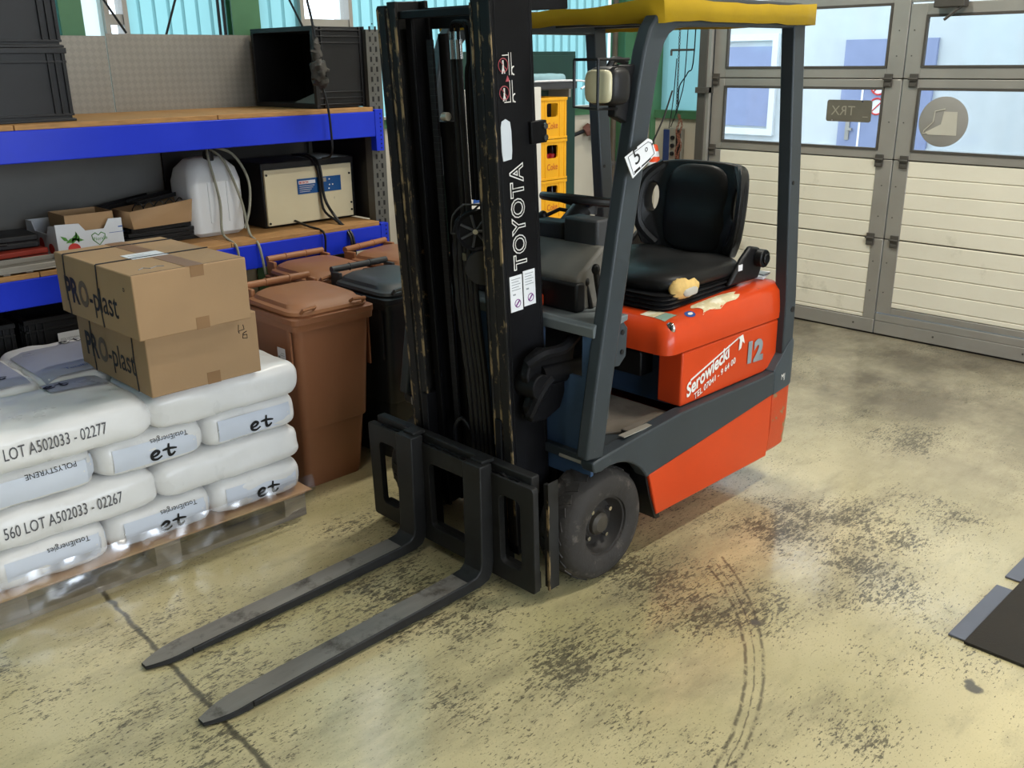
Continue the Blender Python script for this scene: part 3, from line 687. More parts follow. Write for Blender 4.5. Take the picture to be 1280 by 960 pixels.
bm = NB(); plate(bm, back_outline(), [ellipse(-.212, .245, .022, .062, 16), ellipse(.212, .245, .022, .062, 16)], 'x', -.02, .045)
for v in bm.verts: v.co.x -= .9*max(0, abs(v.co.y)-.16)**1.35*2.2
backrest = P('seat_backrest', bm, VINYL, xf=tb, bev=.016, seg=3, ang=50)
bm = NB(); sellip(bm, (-.022, 0, .215), .03, .165, .185, 2.2, 3.4, 3.4, 10)
for v in bm.verts: v.co.x -= .004*math.cos(v.co.z*38) if abs(v.co.y) < .13 else 0
bmesh.ops.transform(bm, matrix=tb, verts=bm.verts); sub('back_pad', bm, VINYL, backrest)
for s_ in (-1, 1):
    bm = NB(); tube(bm, [(-.03, s_*.185, .05), (-.075, s_*.245, .12), (-.085, s_*.258, .22), (-.07, s_*.245, .32), (-.02, s_*.19, .39)], .022, 8, smooth=4)
    bmesh.ops.transform(bm, matrix=tb, verts=bm.verts); sub('back_bolster', bm, VINYL, backrest)
bm = NB(); prism(bm, [(3.20, .93), (3.42, .93), (3.45, .99), (3.42, 1.06), (3.35, 1.075), (3.29, 1.03)], 'y', 2.03, 2.055); o = P('recliner_cover', bm, BLACKP, bev=.01)
bm = NB(); cyl(bm, (3.405, 2.03, 1.02), (3.405, 1.995, 1.02), .037, 18); cyl(bm, (3.405, 1.995, 1.02), (3.405, 1.985, 1.02), .022, 14); sub('recliner_knob', bm, BLACKP, o, bev=.004)
P('seat_label', B(3.26, 3.29, 2.0285, 2.0298, .985, 1.01), PAPERW)
bm = NB(); prism(bm, [(3.20, .93), (3.42, .93), (3.45, .99), (3.42, 1.06), (3.35, 1.075), (3.29, 1.03)], 'y', 2.605, 2.63); P('recliner_cover', bm, BLACKP, bev=.01)
bm = NB(); tube(bm, [(3.28, 2.63, 1.0), (3.2, 2.66, 1.03), (3.0, 2.665, 1.04)], .018, 8, smooth=4); P('seat_belt_stalk', bm, BLACKP)
# overhead guard
def arc_path(y): return [(2.262, y, .505), (2.30, y, .74), (2.39, y, 1.245), (2.479, y, 1.713), (2.503, y, 1.815), (2.525, y, 1.868), (2.56, y, 1.908), (2.61, y, 1.932), (2.68, y, 1.94), (3.0, y, 1.945), (3.40, y, 1.945)]
for y in (1.943, 2.917):
    bm = NB(); rtube(bm, [(a, b_, c) for a, b_, c in arc_path(y)], .052, .088); P('guard_front_pillar', bm, SLATE, bev=.008)
    bm = NB(); rtube(bm, [(3.505, y, .60), (3.50, y, .85), (3.385, y, 1.93)], .056, .080); o = P('guard_rear_pillar', bm, SLATE, bev=.006)
    bm = NB(); cyl(bm, (3.515, y-.03, .80), (3.515, y-.0275, .80), .013, 14); cyl(bm, (3.433, y-.03, 1.33), (3.433, y-.0275, 1.33), .008, 12); sub('bolt_hole', bm, BLACKP, o)
for x in (2.60, 2.86, 3.12, 3.37):
    P('guard_cross_bar', B(x-.02, x+.02, 1.96, 2.90, 1.925, 1.962), SLATE, bev=.004)
# yellow cover
bm = NB(); nx, ny = 14, 16; g = [[None]*(ny+1) for _ in range(nx+1)]
x0, x1, y0, y1 = 2.515, 3.452, 1.893, 2.967
for i in range(nx+1):
    for j in range(ny+1):
        u, v = i/nx, j/ny
        edge = min(u, 1-u, v, 1-v); cor = (abs(2*u-1)*abs(2*v-1))**3
        z = 1.985-.018*math.sin(math.pi*min(1, edge*2))*(1) - .012*(1-cor) + .012*noise.noise(Vector((u*5, v*6, 1)))*(1-cor)
        if i < 3: z -= .018*math.sin(math.pi*min(1, v*1.1))*(1-i/3)
        g[i][j] = bm.verts.new((x0+(x1-x0)*u, y0+(y1-y0)*v, z))
for i in range(nx):
    for j in range(ny): bm.faces.new((g[i][j], g[i+1][j], g[i+1][j+1], g[i][j+1]))
rim = [g[i][0] for i in range(nx+1)]+[g[nx][j] for j in range(1, ny+1)]+[g[i][ny] for i in range(nx-1, -1, -1)]+[g[0][j] for j in range(ny-1, 0, -1)]
low_ = []
for k, v in enumerate(rim):
    c = v.co; fr = (c.x < x0+.001)
    low_.append(bm.verts.new((c.x+(.012 if fr else 0), c.y, 1.912+.006*noise.noise(c*9)-(.004 if fr else 0))))
for k in range(len(rim)): bm.faces.new((rim[k], rim[(k+1) % len(rim)], low_[(k+1) % len(rim)], low_[k]))
o = P('roof_cover', bm, YELLOW, ang=50); m_ = o.modifiers.new('thickness', 'SOLIDIFY'); m_.thickness = .003; m_.offset = 1
# work lamp on the near front pillar
bm = NB(); sellip(bm, (2.335, 1.955, 1.722), .05, .062, .058, 3.2, 4, 4, 10); o = P('work_lamp', bm, BLACKP)
bm = NB(); sellip(bm, (2.292, 1.957, 1.722), .016, .052, .049, 2.4, 4.5, 4.5, 8); sub('lamp_lens', bm, LENS, o)
bm = NB(); prism(bm, [(2.36, 1.63), (2.44, 1.60), (2.47, 1.70), (2.48, 1.785), (2.37, 1.785)], 'y', 1.945, 1.98); P('lamp_bracket', bm, BLACKP, bev=.006)
bm = NB(); yv = (1.893, 2.012); zc = (1.668, 1.80)
tube(bm, [(2.25, 2.02, 1.80), (2.25, 2.02, 1.662), (2.25, 1.925, 1.658)], .005, 6); tube(bm, [(2.25, 2.02, 1.80), (2.25, 1.93, 1.80), (2.40, 1.93, 1.80)], .005, 6)
tube(bm, [(2.25, 1.925, 1.80), (2.25, 1.925, 1.658), (2.36, 1.94, 1.655)], .005, 6); tube(bm, [(2.25, 2.02, 1.80), (2.38, 2.02, 1.80)], .004, 6)
P('lamp_cage', bm, BLACKP)
bm = NB(); tube(bm, [(2.335, 1.955, 1.775), (2.36, 1.955, 1.80), (2.42, 1.955, 1.79)], .01, 6, smooth=3); P('lamp_yoke', bm, BLACKP)
# wheels
def wheel(y_out, s):
    """s=-1: outer face towards -y"""
    c = (2.345, y_out, .217); ax = (0, -s, 0)     # profile runs from the outer face inwards
    prof = [(.108, .03), (.112, .012), (.128, .006), (.16, .002), (.186, .008), (.203, .024), (.211, .045), (.213, .085), (.211, .13), (.203, .152), (.18, .165), (.11, .16)]
    bm = NB(); lathe(bm, prof, c, ax, 48)
    t = P('front_tyre', bm, RUBBER)
    bm = NB(); a_ = Vector(ax)
    for k in range(26):
        th = 2*math.pi*k/26
        for sd in (0, 1):
            th2 = th+(.12 if sd else 0); rad = Vector((math.cos(th2), 0, math.sin(th2))); tan = Vector((-math.sin(th2), 0, math.cos(th2)))
            p = Vector(c)+rad*.212+a_*(.066 if not sd else .110)
            m4 = Matrix((tan, a_, rad)).transposed().to_4x4(); m4.translation = p
            m4 = m4 @ Matrix.Rotation(R(24 if sd else -24), 4, 'Z')
            vs = box(bm, -.0165, .0165, -.024, .024, -.006, .0018)
            for v in vs: v.co = m4 @ v.co
    sub('tread_blocks', bm, RUBBER, t, kind='stuff')
    bm = NB(); lathe(bm, [(.0, .055), (.05, .055), (.055, .06), (.085, .065), (.098, .045), (.104, .022), (.111, .02), (.113, .035)], c, ax, 40); rm = sub('wheel_rim', bm, mat('dark_rim', '#2d2a28', .55, var=.25, wear='#5a524a', wt=(.6, .7)), t)
    bm = NB(); lathe(bm, [(0, .028), (.03, .03), (.042, .04), (.045, .06)], c, ax, 24); sub('hub_cap', bm, mat('hub_grease', '#403b34', .5, var=.25), t)
    bm = NB()
    for k in range(4):
        th = R(35+90*k); q = Vector(c)+Vector((.07*math.cos(th), 0, .07*math.sin(th))); cyl(bm, q+a_*.062, q+a_*.04, .0085, 6)
    sub('wheel_nut', bm, CHROME, t)
wheel(1.918, -1); wheel(2.942, 1)
bm = NB(); lathe(bm, [(.06, -.075), (.19, -.07), (.205, -.05), (.207, .05), (.19, .07), (.06, .075)], (3.35, 2.43, .208), (0, 1, 0), 36); P('rear_tyre', bm, RUBBER)
# ---- mast, tilted forward
TM = Matrix.Translation((2.06, 0, 1.25)) @ Matrix.Rotation(R(-3.0), 4, 'Y') @ Matrix.Translation((-2.06, 0, -1.25))
def MP(name, bm, m, **k): return P(name, bm, m, xf=TM, **k)
MN, MF = 2.15, 2.695
def channel(name, yo, s, d0, w, x0, x1, z0, z1, m, tf=.014, tw=.012):
    a = yo+s*d0; b_ = yo+s*(d0+w); bm = NB()
    box(bm, x0, x0+tf, min(a, b_), max(a, b_), z0, z1); box(bm, x1-tf, x1, min(a, b_), max(a, b_), z0, z1)
    c = a+s*tw; box(bm, x0+tf, x1-tf, min(a, c), max(a, c), z0, z1)
    return MP(name, bm, m, bev=.003)
for yo, s in ((MN, 1), (MF, -1)):
    o1 = channel('outer_mast_channel', yo, s, 0, .046, 2.060, 2.235, .10, 1.975, BLACKM)
    channel('inner_mast_channel', yo, s, .048, .044, 2.064, 2.205, .12, 1.985, MASTEDGE)
    channel('mast_roller_channel', yo, s, .094, .030, 2.10, 2.19, .14, 1.94, BLACKM)
    # worn front edge strips
    a, b_ = sorted((yo+s*.002, yo+s*.042)); MP('worn_edge_strip', B(2.0575, 2.0605, a, b_, .14, 1.97), MASTEDGE)
    for q in (.0005, .048, .0835):
        a, b_ = sorted((yo+s*q, yo+s*(q+.009))); MP('bare_edge', B(2.0565 if q < .04 else 2.0615, 2.066, a, b_, .14, 1.965), WEARE)
    ce = yo+s*.165; bm = NB(); cyl(bm, (2.20, ce, .16), (2.20, ce, 1.55), .032, 18); cyl(bm, (2.20, ce, 1.55), (2.20, ce, 1.60), .036, 18); cyl(bm, (2.20, ce, 1.60), (2.20, ce, 1.88), .018, 14); MP('lift_cylinder', bm, BLACKM)
    bm = NB()
    for k in range(62):
        z = .5+k*.022; box(bm, 2.135, 2.145, ce-.014, ce+.014, z, z+.0216); box(bm, 2.138, 2.148, ce-.010, ce+.010, z+.004, z+.018)
    MP('lift_chain', bm, HOSE, kind='stuff')
MP('mast_top_beam', B(2.19, 2.23, MN+.05, MF-.05, 1.895, 1.962), BLACKM, bev=.003)
MP('mast_mid_beam', B(2.20, 2.235, MN+.05, MF-.05, 1.05, 1.12), BLACKM, bev=.003)
MP('mast_low_beam', B(2.19, 2.235, MN+.05, MF-.05, .14, .40), BLACKM, bev=.003)
MP('mast_inner_beam', B(2.075, 2.11, MN+.09, MF-.09, 1.93, 1.955), BLACKM, bev=.003)
MP('mast_guide_bar', B(2.16, 2.41, MN+.01, MN+.05, 1.935, 1.975), BLACKM, bev=.003)
o = MP('mast_stop_bracket', B(2.20, 2.272, MN-.012, MN+.01, 1.54, 1.61), BLACKM, bev=.003)
bm = NB()
for z in (1.557, 1.592): cyl(bm, (2.255, MN-.024, z), (2.255, MN-.01, z), .010, 8)
sub('bolt', bm, CHROME, o, xf=TM)
# hydraulic pipes, hoses, pulley
for dy in (0, .028):
    bm = NB(); tube(bm, [(2.19, 2.475-dy, 1.10), (2.19, 2.475-dy, 1.80)], .011, 10); MP('hydraulic_hose', bm, HOSE)
    bm = NB(); cyl(bm, (2.19, 2.475-dy, 1.80), (2.19, 2.475-dy, 1.86), .0135, 12); cyl(bm, (2.19, 2.475-dy, 1.86), (2.19, 2.475-dy, 1.885), .010, 6); MP('hose_fitting', bm, CHROME)
    bm = NB(); tube(bm, [(2.19, 2.475-dy, 1.885), (2.185, 2.46-dy, 1.91), (2.17, 2.40-dy*.6, 1.912), (2.165, 2.375-dy*.7, 1.895), (2.165, 2.372-dy*.7, 1.80), (2.165, 2.388-dy*.7, 1.72), (2.165, 2.39-dy*.7, 1.35)], .008, 8, smooth=5); MP('steel_pipe', bm, BLACKM)
for k, (yy, rr) in enumerate(((2.425, .012), (2.398, .012), (2.375, .009), (2.352, .012), (2.33, .009))):
    bm = NB()
    pts = [(2.125, yy-.02, 1.30), (2.105, yy, 1.24), (2.10, yy+.003, 1.0), (2.115, yy-.004, .7), (2.125, yy, .36)]
    tube(bm, pts, rr, 8, smooth=8, rf=(lambda t, rr=rr: rr*(1+.12*math.sin(t*330))) if k in (0, 3) else None); MP('hydraulic_hose', bm, HOSE)
bm = NB(); tube(bm, [(2.10, 2.50, .40), (2.09, 2.49, .50), (2.10, 2.46, .545), (2.12, 2.44, .5)], .008, 8, smooth=4); MP('hydraulic_hose', bm, HOSE)
pc = Vector((2.10, 2.315, 1.265))
bm = NB(); lathe(bm, [(.012, -.012), (.055, -.012), (.064, -.02), (.068, -.02), (.058, -.004), (.058, .004), (.068, .02), (.064, .02), (.055, .012), (.012, .012)], pc, (.75, .66, 0), 30); o = MP('hose_pulley', bm, BLACKM)
bm = NB(); ax = Vector((.75, .66, 0)).normalized(); u_, v_ = ring_frame(ax)
for k in range(7):
    a = 2*math.pi*k/7; tube(bm, [pc-ax*.016, pc-ax*.016+.055*(math.cos(a)*u_+math.sin(a)*v_)], .005, 5)
MP('pulley_rib', bm, GREYD)
bm = NB(); cyl(bm, pc-ax*.028, pc-ax*.012, .009, 8); MP('pulley_bolt', bm, CHROME)
bm = NB(); lathe(bm, [(0, -.015), (.058, -.015), (.06, -.01), (.06, .015), (0, .015)], (2.095, 2.285, 1.145), ax, 28); MP('hose_drum', bm, BLACKP)
bm = NB()
gc = pc+Vector((-.03, .03, .0))
for off in (0, .05):
    tube(bm, [pc+Vector((-.02+off*.6, .105-off, -.02)), pc+Vector((-.03+off*.6, .08-off, .045)), pc+Vector((-.02+off*.6, .035-off, .085))], .0035, 5, smooth=3)
tube(bm, [pc+Vector((-.02, .105, -.02)), pc+Vector((.01, .055, -.02))], .0035, 5); tube(bm, [pc+Vector((-.02, .035, .085)), pc+Vector((.01, -.015, .085))], .0035, 5)
MP('hose_guard_wire', bm, GREYD)
MP('mast_grease_pad', B(2.092, 2.1, 2.365, 2.385, 1.155, 1.18), mat('dull_tag', '#5f5a48', .6))
bm = NB(); cyl(bm, (2.15, 2.50, 1.62), (2.15, 2.475, 1.62), .014, 10); MP('mast_roller_pin', bm, ALUW)
# tilt cylinder mount beside the mast
bm = NB(); prism(bm, [(2.10, .80), (2.12, .86), (2.18, .885), (2.25, .87), (2.31, .875), (2.335, .90), (2.35, .89), (2.335, .83), (2.345, .78), (2.30, .72), (2.27, .65), (2.20, .625), (2.13, .63), (2.11, .69), (2.13, .73)], 'y', 2.085, 2.12); P('tilt_mount', bm, BLACKM, bev=.008, seg=3)
bm = NB(); tube(bm, [(2.12, 2.10, .84), (2.17, 2.075, .87), (2.26, 2.07, .87), (2.33, 2.075, .90)], .02, 8, smooth=4); tube(bm, [(2.12, 2.09, .66), (2.15, 2.07, .74), (2.20, 2.07, .78)], .018, 8, smooth=4); P('tilt_mount_lug', bm, BLACKM)
bm = NB(); cyl(bm, (2.17, 2.10, .79), (2.52, 2.10, .76), .04, 16); P('tilt_cylinder', bm, BLACKM)
bm = NB(); cyl(bm, (2.15, 2.15, .76), (2.15, 2.06, .76), .045, 18); P('tilt_pin', bm, BLACKM, bev=.004)
# markings on the mast
def mtext(nm, s, size, m, x, z, d=.0012, **k):
    o = text(nm, s, size, m, FK, (0, 0, 0), (0, 0, 1), (-1, 0, 0), fmap=lambda p: TM @ Vector((x+p.x, MN-d, z+p.z))-OFF[FK], **k); return o
mtext('white_outline_lettering', 'TOYOTA', .081, WHITEP, 2.164, 1.150, .0012, offset=.003, spacing=1.06, sx=.97)
mtext('black_lettering_fill', 'TOYOTA', .081, BLACKM, 2.164, 1.150, .0020, offset=-.0008, spacing=1.06, sx=.97)
for k, (xa, xb, za) in enumerate(((2.083, 2.139, 1.012), (2.145, 2.200, 1.019))):
    o = MP('safety_decal', B(xa, xb, MN-.0018, MN, za, za+.12), PAPERW)
    bm = NB()
    for q in range(5): box(bm, xa+.008, xb-.008-.008*(q % 2), MN-.0024, MN-.0018, za+.108-q*.009, za+.110-q*.009)
    box(bm, xa+.012, xa+.024, MN-.0024, MN-.0018, za+.055, za+.06); MP('decal_print', bm, INKG)
    bm = NB(); tube(bm, [(( xa+xb)/2+.004+.013*math.cos(t*.4488), MN-.0022, za+.026+.013*math.sin(t*.4488)) for t in range(14)], .0016, 4, closed=True); tube(bm, [((xa+xb)/2-.004, MN-.0022, za+.018), ((xa+xb)/2+.012, MN-.0022, za+.034)], .003, 4); MP('decal_pictogram', bm, INKP)
bm = NB(); prism(bm, [(2.078, 1.605), (2.083, 1.622), (2.10, 1.628), (2.118, 1.618), (2.122, 1.59), (2.122, 1.53), (2.118, 1.505), (2.082, 1.502), (2.078, 1.53)], 'y', MN-.002, MN); MP('white_label', bm, mat('pale_label', '#c5ccd2', .5, var=.04))
bm = NB()
for zz, fl in ((1.705, 0), (1.785, 1)):
    tube(bm, [(2.125, MN-.002, zz-.03), (2.125, MN-.002, zz+.035)], .0013, 4); tube(bm, [(2.135, MN-.002, zz-.03), (2.135, MN-.002, zz+.035)], .0013, 4)
    tube(bm, [(2.098, MN-.002, zz+(.028 if fl else -.028)), (2.125, MN-.002, zz+(.028 if fl else -.028))], .0014, 4)
    tube(bm, [(2.145+.010*math.cos(R(a)), MN-.002, zz-.018+.012*math.sin(R(a))) for a in range(90, 271, 30)], .0022, 4)
    tube(bm, [(2.10, MN-.002, zz+.014), (2.10, MN-.002, zz-.006), (2.095, MN-.002, zz-.024)], .0032, 4); tube(bm, [(2.10, MN-.002, zz-.006), (2.106, MN-.002, zz-.024)], .002, 4)
MP('warning_pictogram', bm, WHITEP)
bm = NB()
for zz in (1.705, 1.785): tube(bm, [(2.10+.020*math.cos(t*.3927), MN-.0026, zz+.020*math.sin(t*.3927)) for t in range(16)], .0016, 4, closed=True); tube(bm, [(2.087, MN-.0026, zz+.013), (2.113, MN-.0026, zz-.013)], .0014, 4)
prism(bm, [(2.108, 1.737), (2.126, 1.737), (2.117, 1.755)], 'y', MN-.002, MN-.001); MP('warning_ring', bm, mat('faded_red', '#a04a52', .5))
# ---- carriage and forks
CT = Matrix.Translation((2.04, 0, .1)) @ Matrix.Rotation(R(-1.5), 4, 'Y') @ Matrix.Translation((-2.04, 0, -.1))
def CP(name, bm, m, **k): return P(name, bm, m, xf=CT, **k)
CY0, CY1 = 1.985, 2.905
hole = lambda a, b_: [(p[0], p[1]) for p in rrect((a+b_)/2, .245, b_-a, .27, .022, 3)]
bm = NB(); plate(bm, rrect((CY0+CY1)/2, .245, CY1-CY0, .405, .014, 3), [hole(2.05, 2.155), hole(2.30, 2.535), hole(2.735, 2.84)], 'x', 2.036, 2.062); CP('carriage_plate', bm, STEELD, bev=.005)
CP('carriage_upper_bar', B(2.062, 2.10, CY0+.03, CY1-.03, .405, .475), STEELD, bev=.005)
CP('carriage_lower_bar', B(2.058, 2.10, CY0+.03, CY1-.03, .03, .10), STEELD, bev=.005)
bm = NB(); tube(bm, [(2.05, CY0+.08+(CY1-CY0-.16)*k/40, .4495+.004*math.sin(k*1.7)) for k in range(41)], .006, 5, rf=lambda t: .005+.003*math.sin(t*140)); CP('grease_bead', bm, BLACKM)
for y in (2.20, 2.60):
    CP('carriage_upright', B(2.10, 2.15, y, y+.03, .03, .62), BLACKM, bev=.004)
CP('carriage_end_guard', B(2.085, 2.10, 1.968, 1.983, .06, .455), STEELD); CP('carriage_end_guard', B(2.085, 2.135, 1.962, 1.968, .05, .46), STEELD, bev=.002); CP('bare_edge', B(2.083, 2.088, 1.960, 1.970, .05, .458), WEARE)
bm = NB(); tube(bm, [(2.13, 2.40, .40), (2.10, 2.37, .33), (2.10, 2.375, .24), (2.12, 2.40, .19)], .012, 8, smooth=5); CP('hydraulic_hose', bm, HOSE)
def fork(yc, w=.092):
    bm = NB(); a, b_ = yc-w/2, yc+w/2
    prof_o = [(1.985, .475), (1.985, .115), (1.99, .075), (2.0, .05)]
    poly = [(2.033, .482), (1.975, .482), (1.975, .11), (1.969, .082), (1.95, .066), (1.90, .060), (1.5, .044), (1.2, .034), (1.06, .028)]
    poly += [(1.06, .006), (1.2, .006), (1.9, .016), (1.975, .020), (2.012, .032), (2.028, .06), (2.033, .10)]
    prism(bm, poly, 'y', a, b_)
    f = P('fork', bm, STEELD, bev=.005)
    bm = NB(); t0, t1 = 1.06, .915     # tapered round tip
    loops = []
    for k in range(7):
        q = k/6; x = t0+(t1-t0)*q; ww = w*(1-.62*max(0, q-.25)**1.7/.75**1.7); zt = .028-.012*q; zb = .006
        loops.append([(x, yc-ww/2, zb), (x, yc+ww/2, zb), (x, yc+ww/2-.002, zt), (x, yc-ww/2+.002, zt)])
    loft(bm, loops); sub('fork_tip', bm, STEELD, f, bev=.002)
    bm = NB(); top = [(1.93, .0617, w), (1.90, .0608, w), (1.5, .0448, w), (1.2, .0348, w), (1.06, .0292, w)]
    for k in range(1, 7):
        q = k/6; top.append((t0+(t1-t0)*q+.0015*(k == 6), .0292-.012*q, w*(1-.62*max(0, q-.25)**1.7/.75**1.7)))
    va = [bm.verts.new((x, yc-ww/2+.004, z)) for x, z, ww in top]; vb = [bm.verts.new((x, yc+ww/2-.004, z)) for x, z, ww in top]
    for i in range(len(top)-1): bm.faces.new((va[i], va[i+1], vb[i+1], vb[i]))
    sub('polished_blade_top', bm, STEELW, f, flat=True)
    bm = NB(); box(bm, 2.0, 2.06, yc-.03, yc+.03, .478, .492); sub('fork_hook', bm, STEELD, f, bev=.003)
fork(2.235); fork(2.612)
# loose things on the forklift
t = thing('paper_tag', 'white paper tag marked 5 tied to the front roof pillar of the forklift', 'tag', (2.415, 1.885, 1.50))
bm = NB(); prism(bm, [(2.337, 1.512), (2.450, 1.562), (2.470, 1.556), (2.496, 1.512), (2.379, 1.444)], 'y', 1.884, 1.8865); obj('card', bm, PAPERW, t, world=True)
ux = Vector((.118, 0, .056)).normalized(); uy = Vector((-.056, 0, .118)).normalized()
text('handwritten_five', '5', .075, INK, t, (2.388, 1.8832, 1.482), ux, uy, world=True)
text('handwritten_dot', 'o', .03, INK, t, (2.438, 1.8832, 1.519), ux, uy, world=True)
bm = NB(); obox(bm, (2.40, 1.8835, 1.468), (.03, .001, .008), (0, -26, 0)); obox(bm, (2.445, 1.8835, 1.489), (.05, .001, .005), (0, -26, 0)); obj('scribble', bm, INK, t, world=True)
bm = NB(); tube(bm, [(2.352+.098*q, 1.8832, 1.512+.040*q) for q in (0, 1)]+[(2.468, 1.8832, 1.546), (2.485, 1.8832, 1.513), (2.383, 1.8832, 1.455), (2.352, 1.8832, 1.512)], .001, 4); obj('printed_border', bm, INK, t, world=True)
bm = NB(); tube(bm, [(2.47, 1.884, 1.54), (2.55, 1.90, 1.62), (2.63, 1.93, 1.70)], .003, 5); obj('string', bm, BLACKP, t, world=True)
t = thing('loose_papers', 'white papers lying behind the forklift seat', 'papers', (3.46, 2.12, .928))
bm = NB(); obox(bm, (3.455, 2.10, .935), (.09, .16, .008), (0, -6, 12)); obj('sheet', bm, PAPERW, t, world=True)
bm = NB(); obox(bm, (3.47, 2.05, .943), (.04, .06, .004), (0, -6, -8)); obj('sheet', bm, INKG, t, world=True)
# ------------------------------------------------------------------ storage rack
RK = thing('storage_rack', 'heavy-duty rack with blue beams and chipboard shelves along the back wall', 'shelf', (1.8, 4.58, 0))
def K(name, bm, m, **k): return obj(name, bm, m, RK, world=True, **k)
RX0, RX1, RY0, RY1 = .42, 3.11, 4.25, 4.93
for x in (RX1, RX0-.09):
    for y in (RY0, RY1-.06):
        bm = NB(); box(bm, x, x+.09, y, y+.003, 0, 1.96); box(bm, x, x+.003, y+.003, y+.06, 0, 1.96); box(bm, x+.087, x+.09, y+.003, y+.06, 0, 1.96)
        o = K('rack_post', bm, POSTG)
        if y == RY0 and x == RX1:
            bm = NB()
            for k in range(38):
                z = .1+k*.05
                for xx, dz in ((x+.026, 0), (x+.062, .0)): box(bm, xx-.006, xx+.006, y-.001, y+.001, z+dz, z+dz+.026)
                cyl(bm, (x+.044, y-.001, z+.038), (x+.044, y+.001, z+.038), .004, 6)
            sub('post_slots', bm, BLACKP, o, kind='stuff')
bm = NB()
for z in (.2, .7, 1.2, 1.7): box(bm, RX1+.03, RX1+.06, RY0+.06, RY1-.06, z, z+.03)
K('rack_brace', bm, POSTG)
for z0, z1 in ((1.423, 1.552), (.829, .95)):
    for y in (RY0-.045, RY1-.02):
        bm = NB(); box(bm, RX0, RX1+.005, y, y+.045, z0, z1); o = K('rack_beam', bm, BLUEB, bev=.004)
        if y < 4.5:
            bm = NB(); box(bm, RX1-.005, RX1+.045, y-.004, RY0-.001, z0-.075, z1+.01); o2 = sub('beam_connector', bm, BLUEB, o, bev=.002)
            bm = NB()
            for k in range(9): cyl(bm, (RX1+.028, y-.006, z0-.06+k*.022), (RX1+.028, y-.003, z0-.06+k*.022), .004, 6)
            sub('connector_holes', bm, BLACKP, o, kind='stuff')
    for k in range(3): K('shelf_board', B(RX0+.0+k*.895, RX0+(k+1)*.895-.004, RY0-.04, RY1, z1, z1+.022), PLY, bev=.002)
K('rack_dark_sheet', B(RX1+.02, RX1+.026, RY0+.065, RY1-.065, .972, 1.43), BLACKP)  # black sheet added to keep the gap beside the charger dark
# checker plate standing at the back of the top shelf
m, nt, p = nodes('checker_plate'); tc = N(nt, 'ShaderNodeTexCoord').outputs['Object']
mp = N(nt, 'ShaderNodeMapping'); mp.inputs['Rotation'].default_value = (0, R(45), 0); mp.inputs['Scale'].default_value = (1, 1, 1); nt.links.new(tc, mp.inputs[0])
wv = N(nt, 'ShaderNodeTexChecker'); wv.inputs['Scale'].default_value = 42; nt.links.new(mp.outputs[0], wv.inputs[0])
cc = mixc(nt, mth(nt, 'MULTIPLY', wv.outputs['Fac'], .35), srgb('#8a857c'), srgb('#a09a90')); cc = mixc(nt, mth(nt, 'MULTIPLY', noi(nt, tc, 3, 5), .5), cc, srgb('#6c675e'))
nt.links.new(cc, p.inputs['Base Color']); p.inputs['Metallic'].default_value = .45; p.inputs['Roughness'].default_value = .45
bb = N(nt, 'ShaderNodeBump'); bb.inputs['Strength'].default_value = .5; bb.inputs['Distance'].default_value = .003; nt.links.new(wv.outputs['Fac'], bb.inputs['Height']); nt.links.new(bb.outputs[0], p.inputs['Normal'])
CHK = m
o = obj('checker_plate', B(.45, 2.02, 4.905, 4.909, 1.574, 1.935), CHK); tag(o, 'left sheet of checkered metal plate standing at the back of the top shelf', 'metal plate')
o = obj('checker_plate', B(2.024, 2.98, 4.903, 4.907, 1.574, 1.945), CHK); tag(o, 'right sheet of checkered metal plate, partly behind the open black crate', 'metal plate')
o = obj('back_board', B(.45, 2.22, 4.90, 4.908, .972, 1.42), mat('grey_sheet', '#6c6b67', .6, var=.1, ns=3)); tag(o, 'left grey sheet at the back of the lower shelf', 'metal sheet')
o = obj('back_board', B(2.226, 3.20, 4.896, 4.904, .972, 1.42), mat('shade_dark_sheet', '#2e2d2b', .6, var=.12, ns=3)); tag(o, 'grey sheet, darkened as in shade, at the back of the lower shelf behind the white canister', 'metal sheet')  # dark tone stands for the shade behind canister and charger
# ------------------------------------------------------------------ black euro crates
def crate_mesh(L, W, H, t=.012, ribs=True):
    bm = NB(); box(bm, -L/2, L/2, -W/2, W/2, 0, .01)
    for a in (box(bm, -L/2+.012, L/2-.012, -W/2+.012, -W/2+.024, .01, H), box(bm, -L/2+.012, L/2-.012, W/2-.024, W/2-.012, .01, H), box(bm, -L/2+.012, -L/2+.024, -W/2+.024, W/2-.024, .01, H), box(bm, L/2-.024, L/2-.012, -W/2+.024, W/2-.024, .01, H)): pass
    return bm
def crate_rim(L, W, H):
    bm = NB()
    for z0, z1 in ((H-.022, H), (H-.06, H-.05), (.022, .032), (.0, .012)):
        d = 0 if z0 > H-.03 else .004
        box(bm, -L/2+d, L/2-d, -W/2+d, -W/2+.014, z0, z1); box(bm, -L/2+d, L/2-d, W/2-.014, W/2-d, z0, z1); box(bm, -L/2+d, -L/2+.014, -W/2+.014, W/2-.014, z0, z1); box(bm, L/2-.014, L/2-d, -W/2+.014, W/2-.014, z0, z1)
    return bm
def crate_ribs(L, W, H):
    bm = NB()
    for sx in (-1, 1):
        for q in (.02, .05, .08):
            x = sx*(L/2-q); box(bm, x-.003, x+.003, -W/2+.002, -W/2+.013, .03, H-.02); box(bm, x-.003, x+.003, W/2-.013, W/2-.002, .03, H-.02)
        for sy in (-1, 1):
            for q in (.02, .05, .08):
                y = sy*(W/2-q); xx = sx*(L/2-.0075); box(bm, xx-.0055, xx+.0055, y-.003, y+.003, .03, H-.02)
    return bm
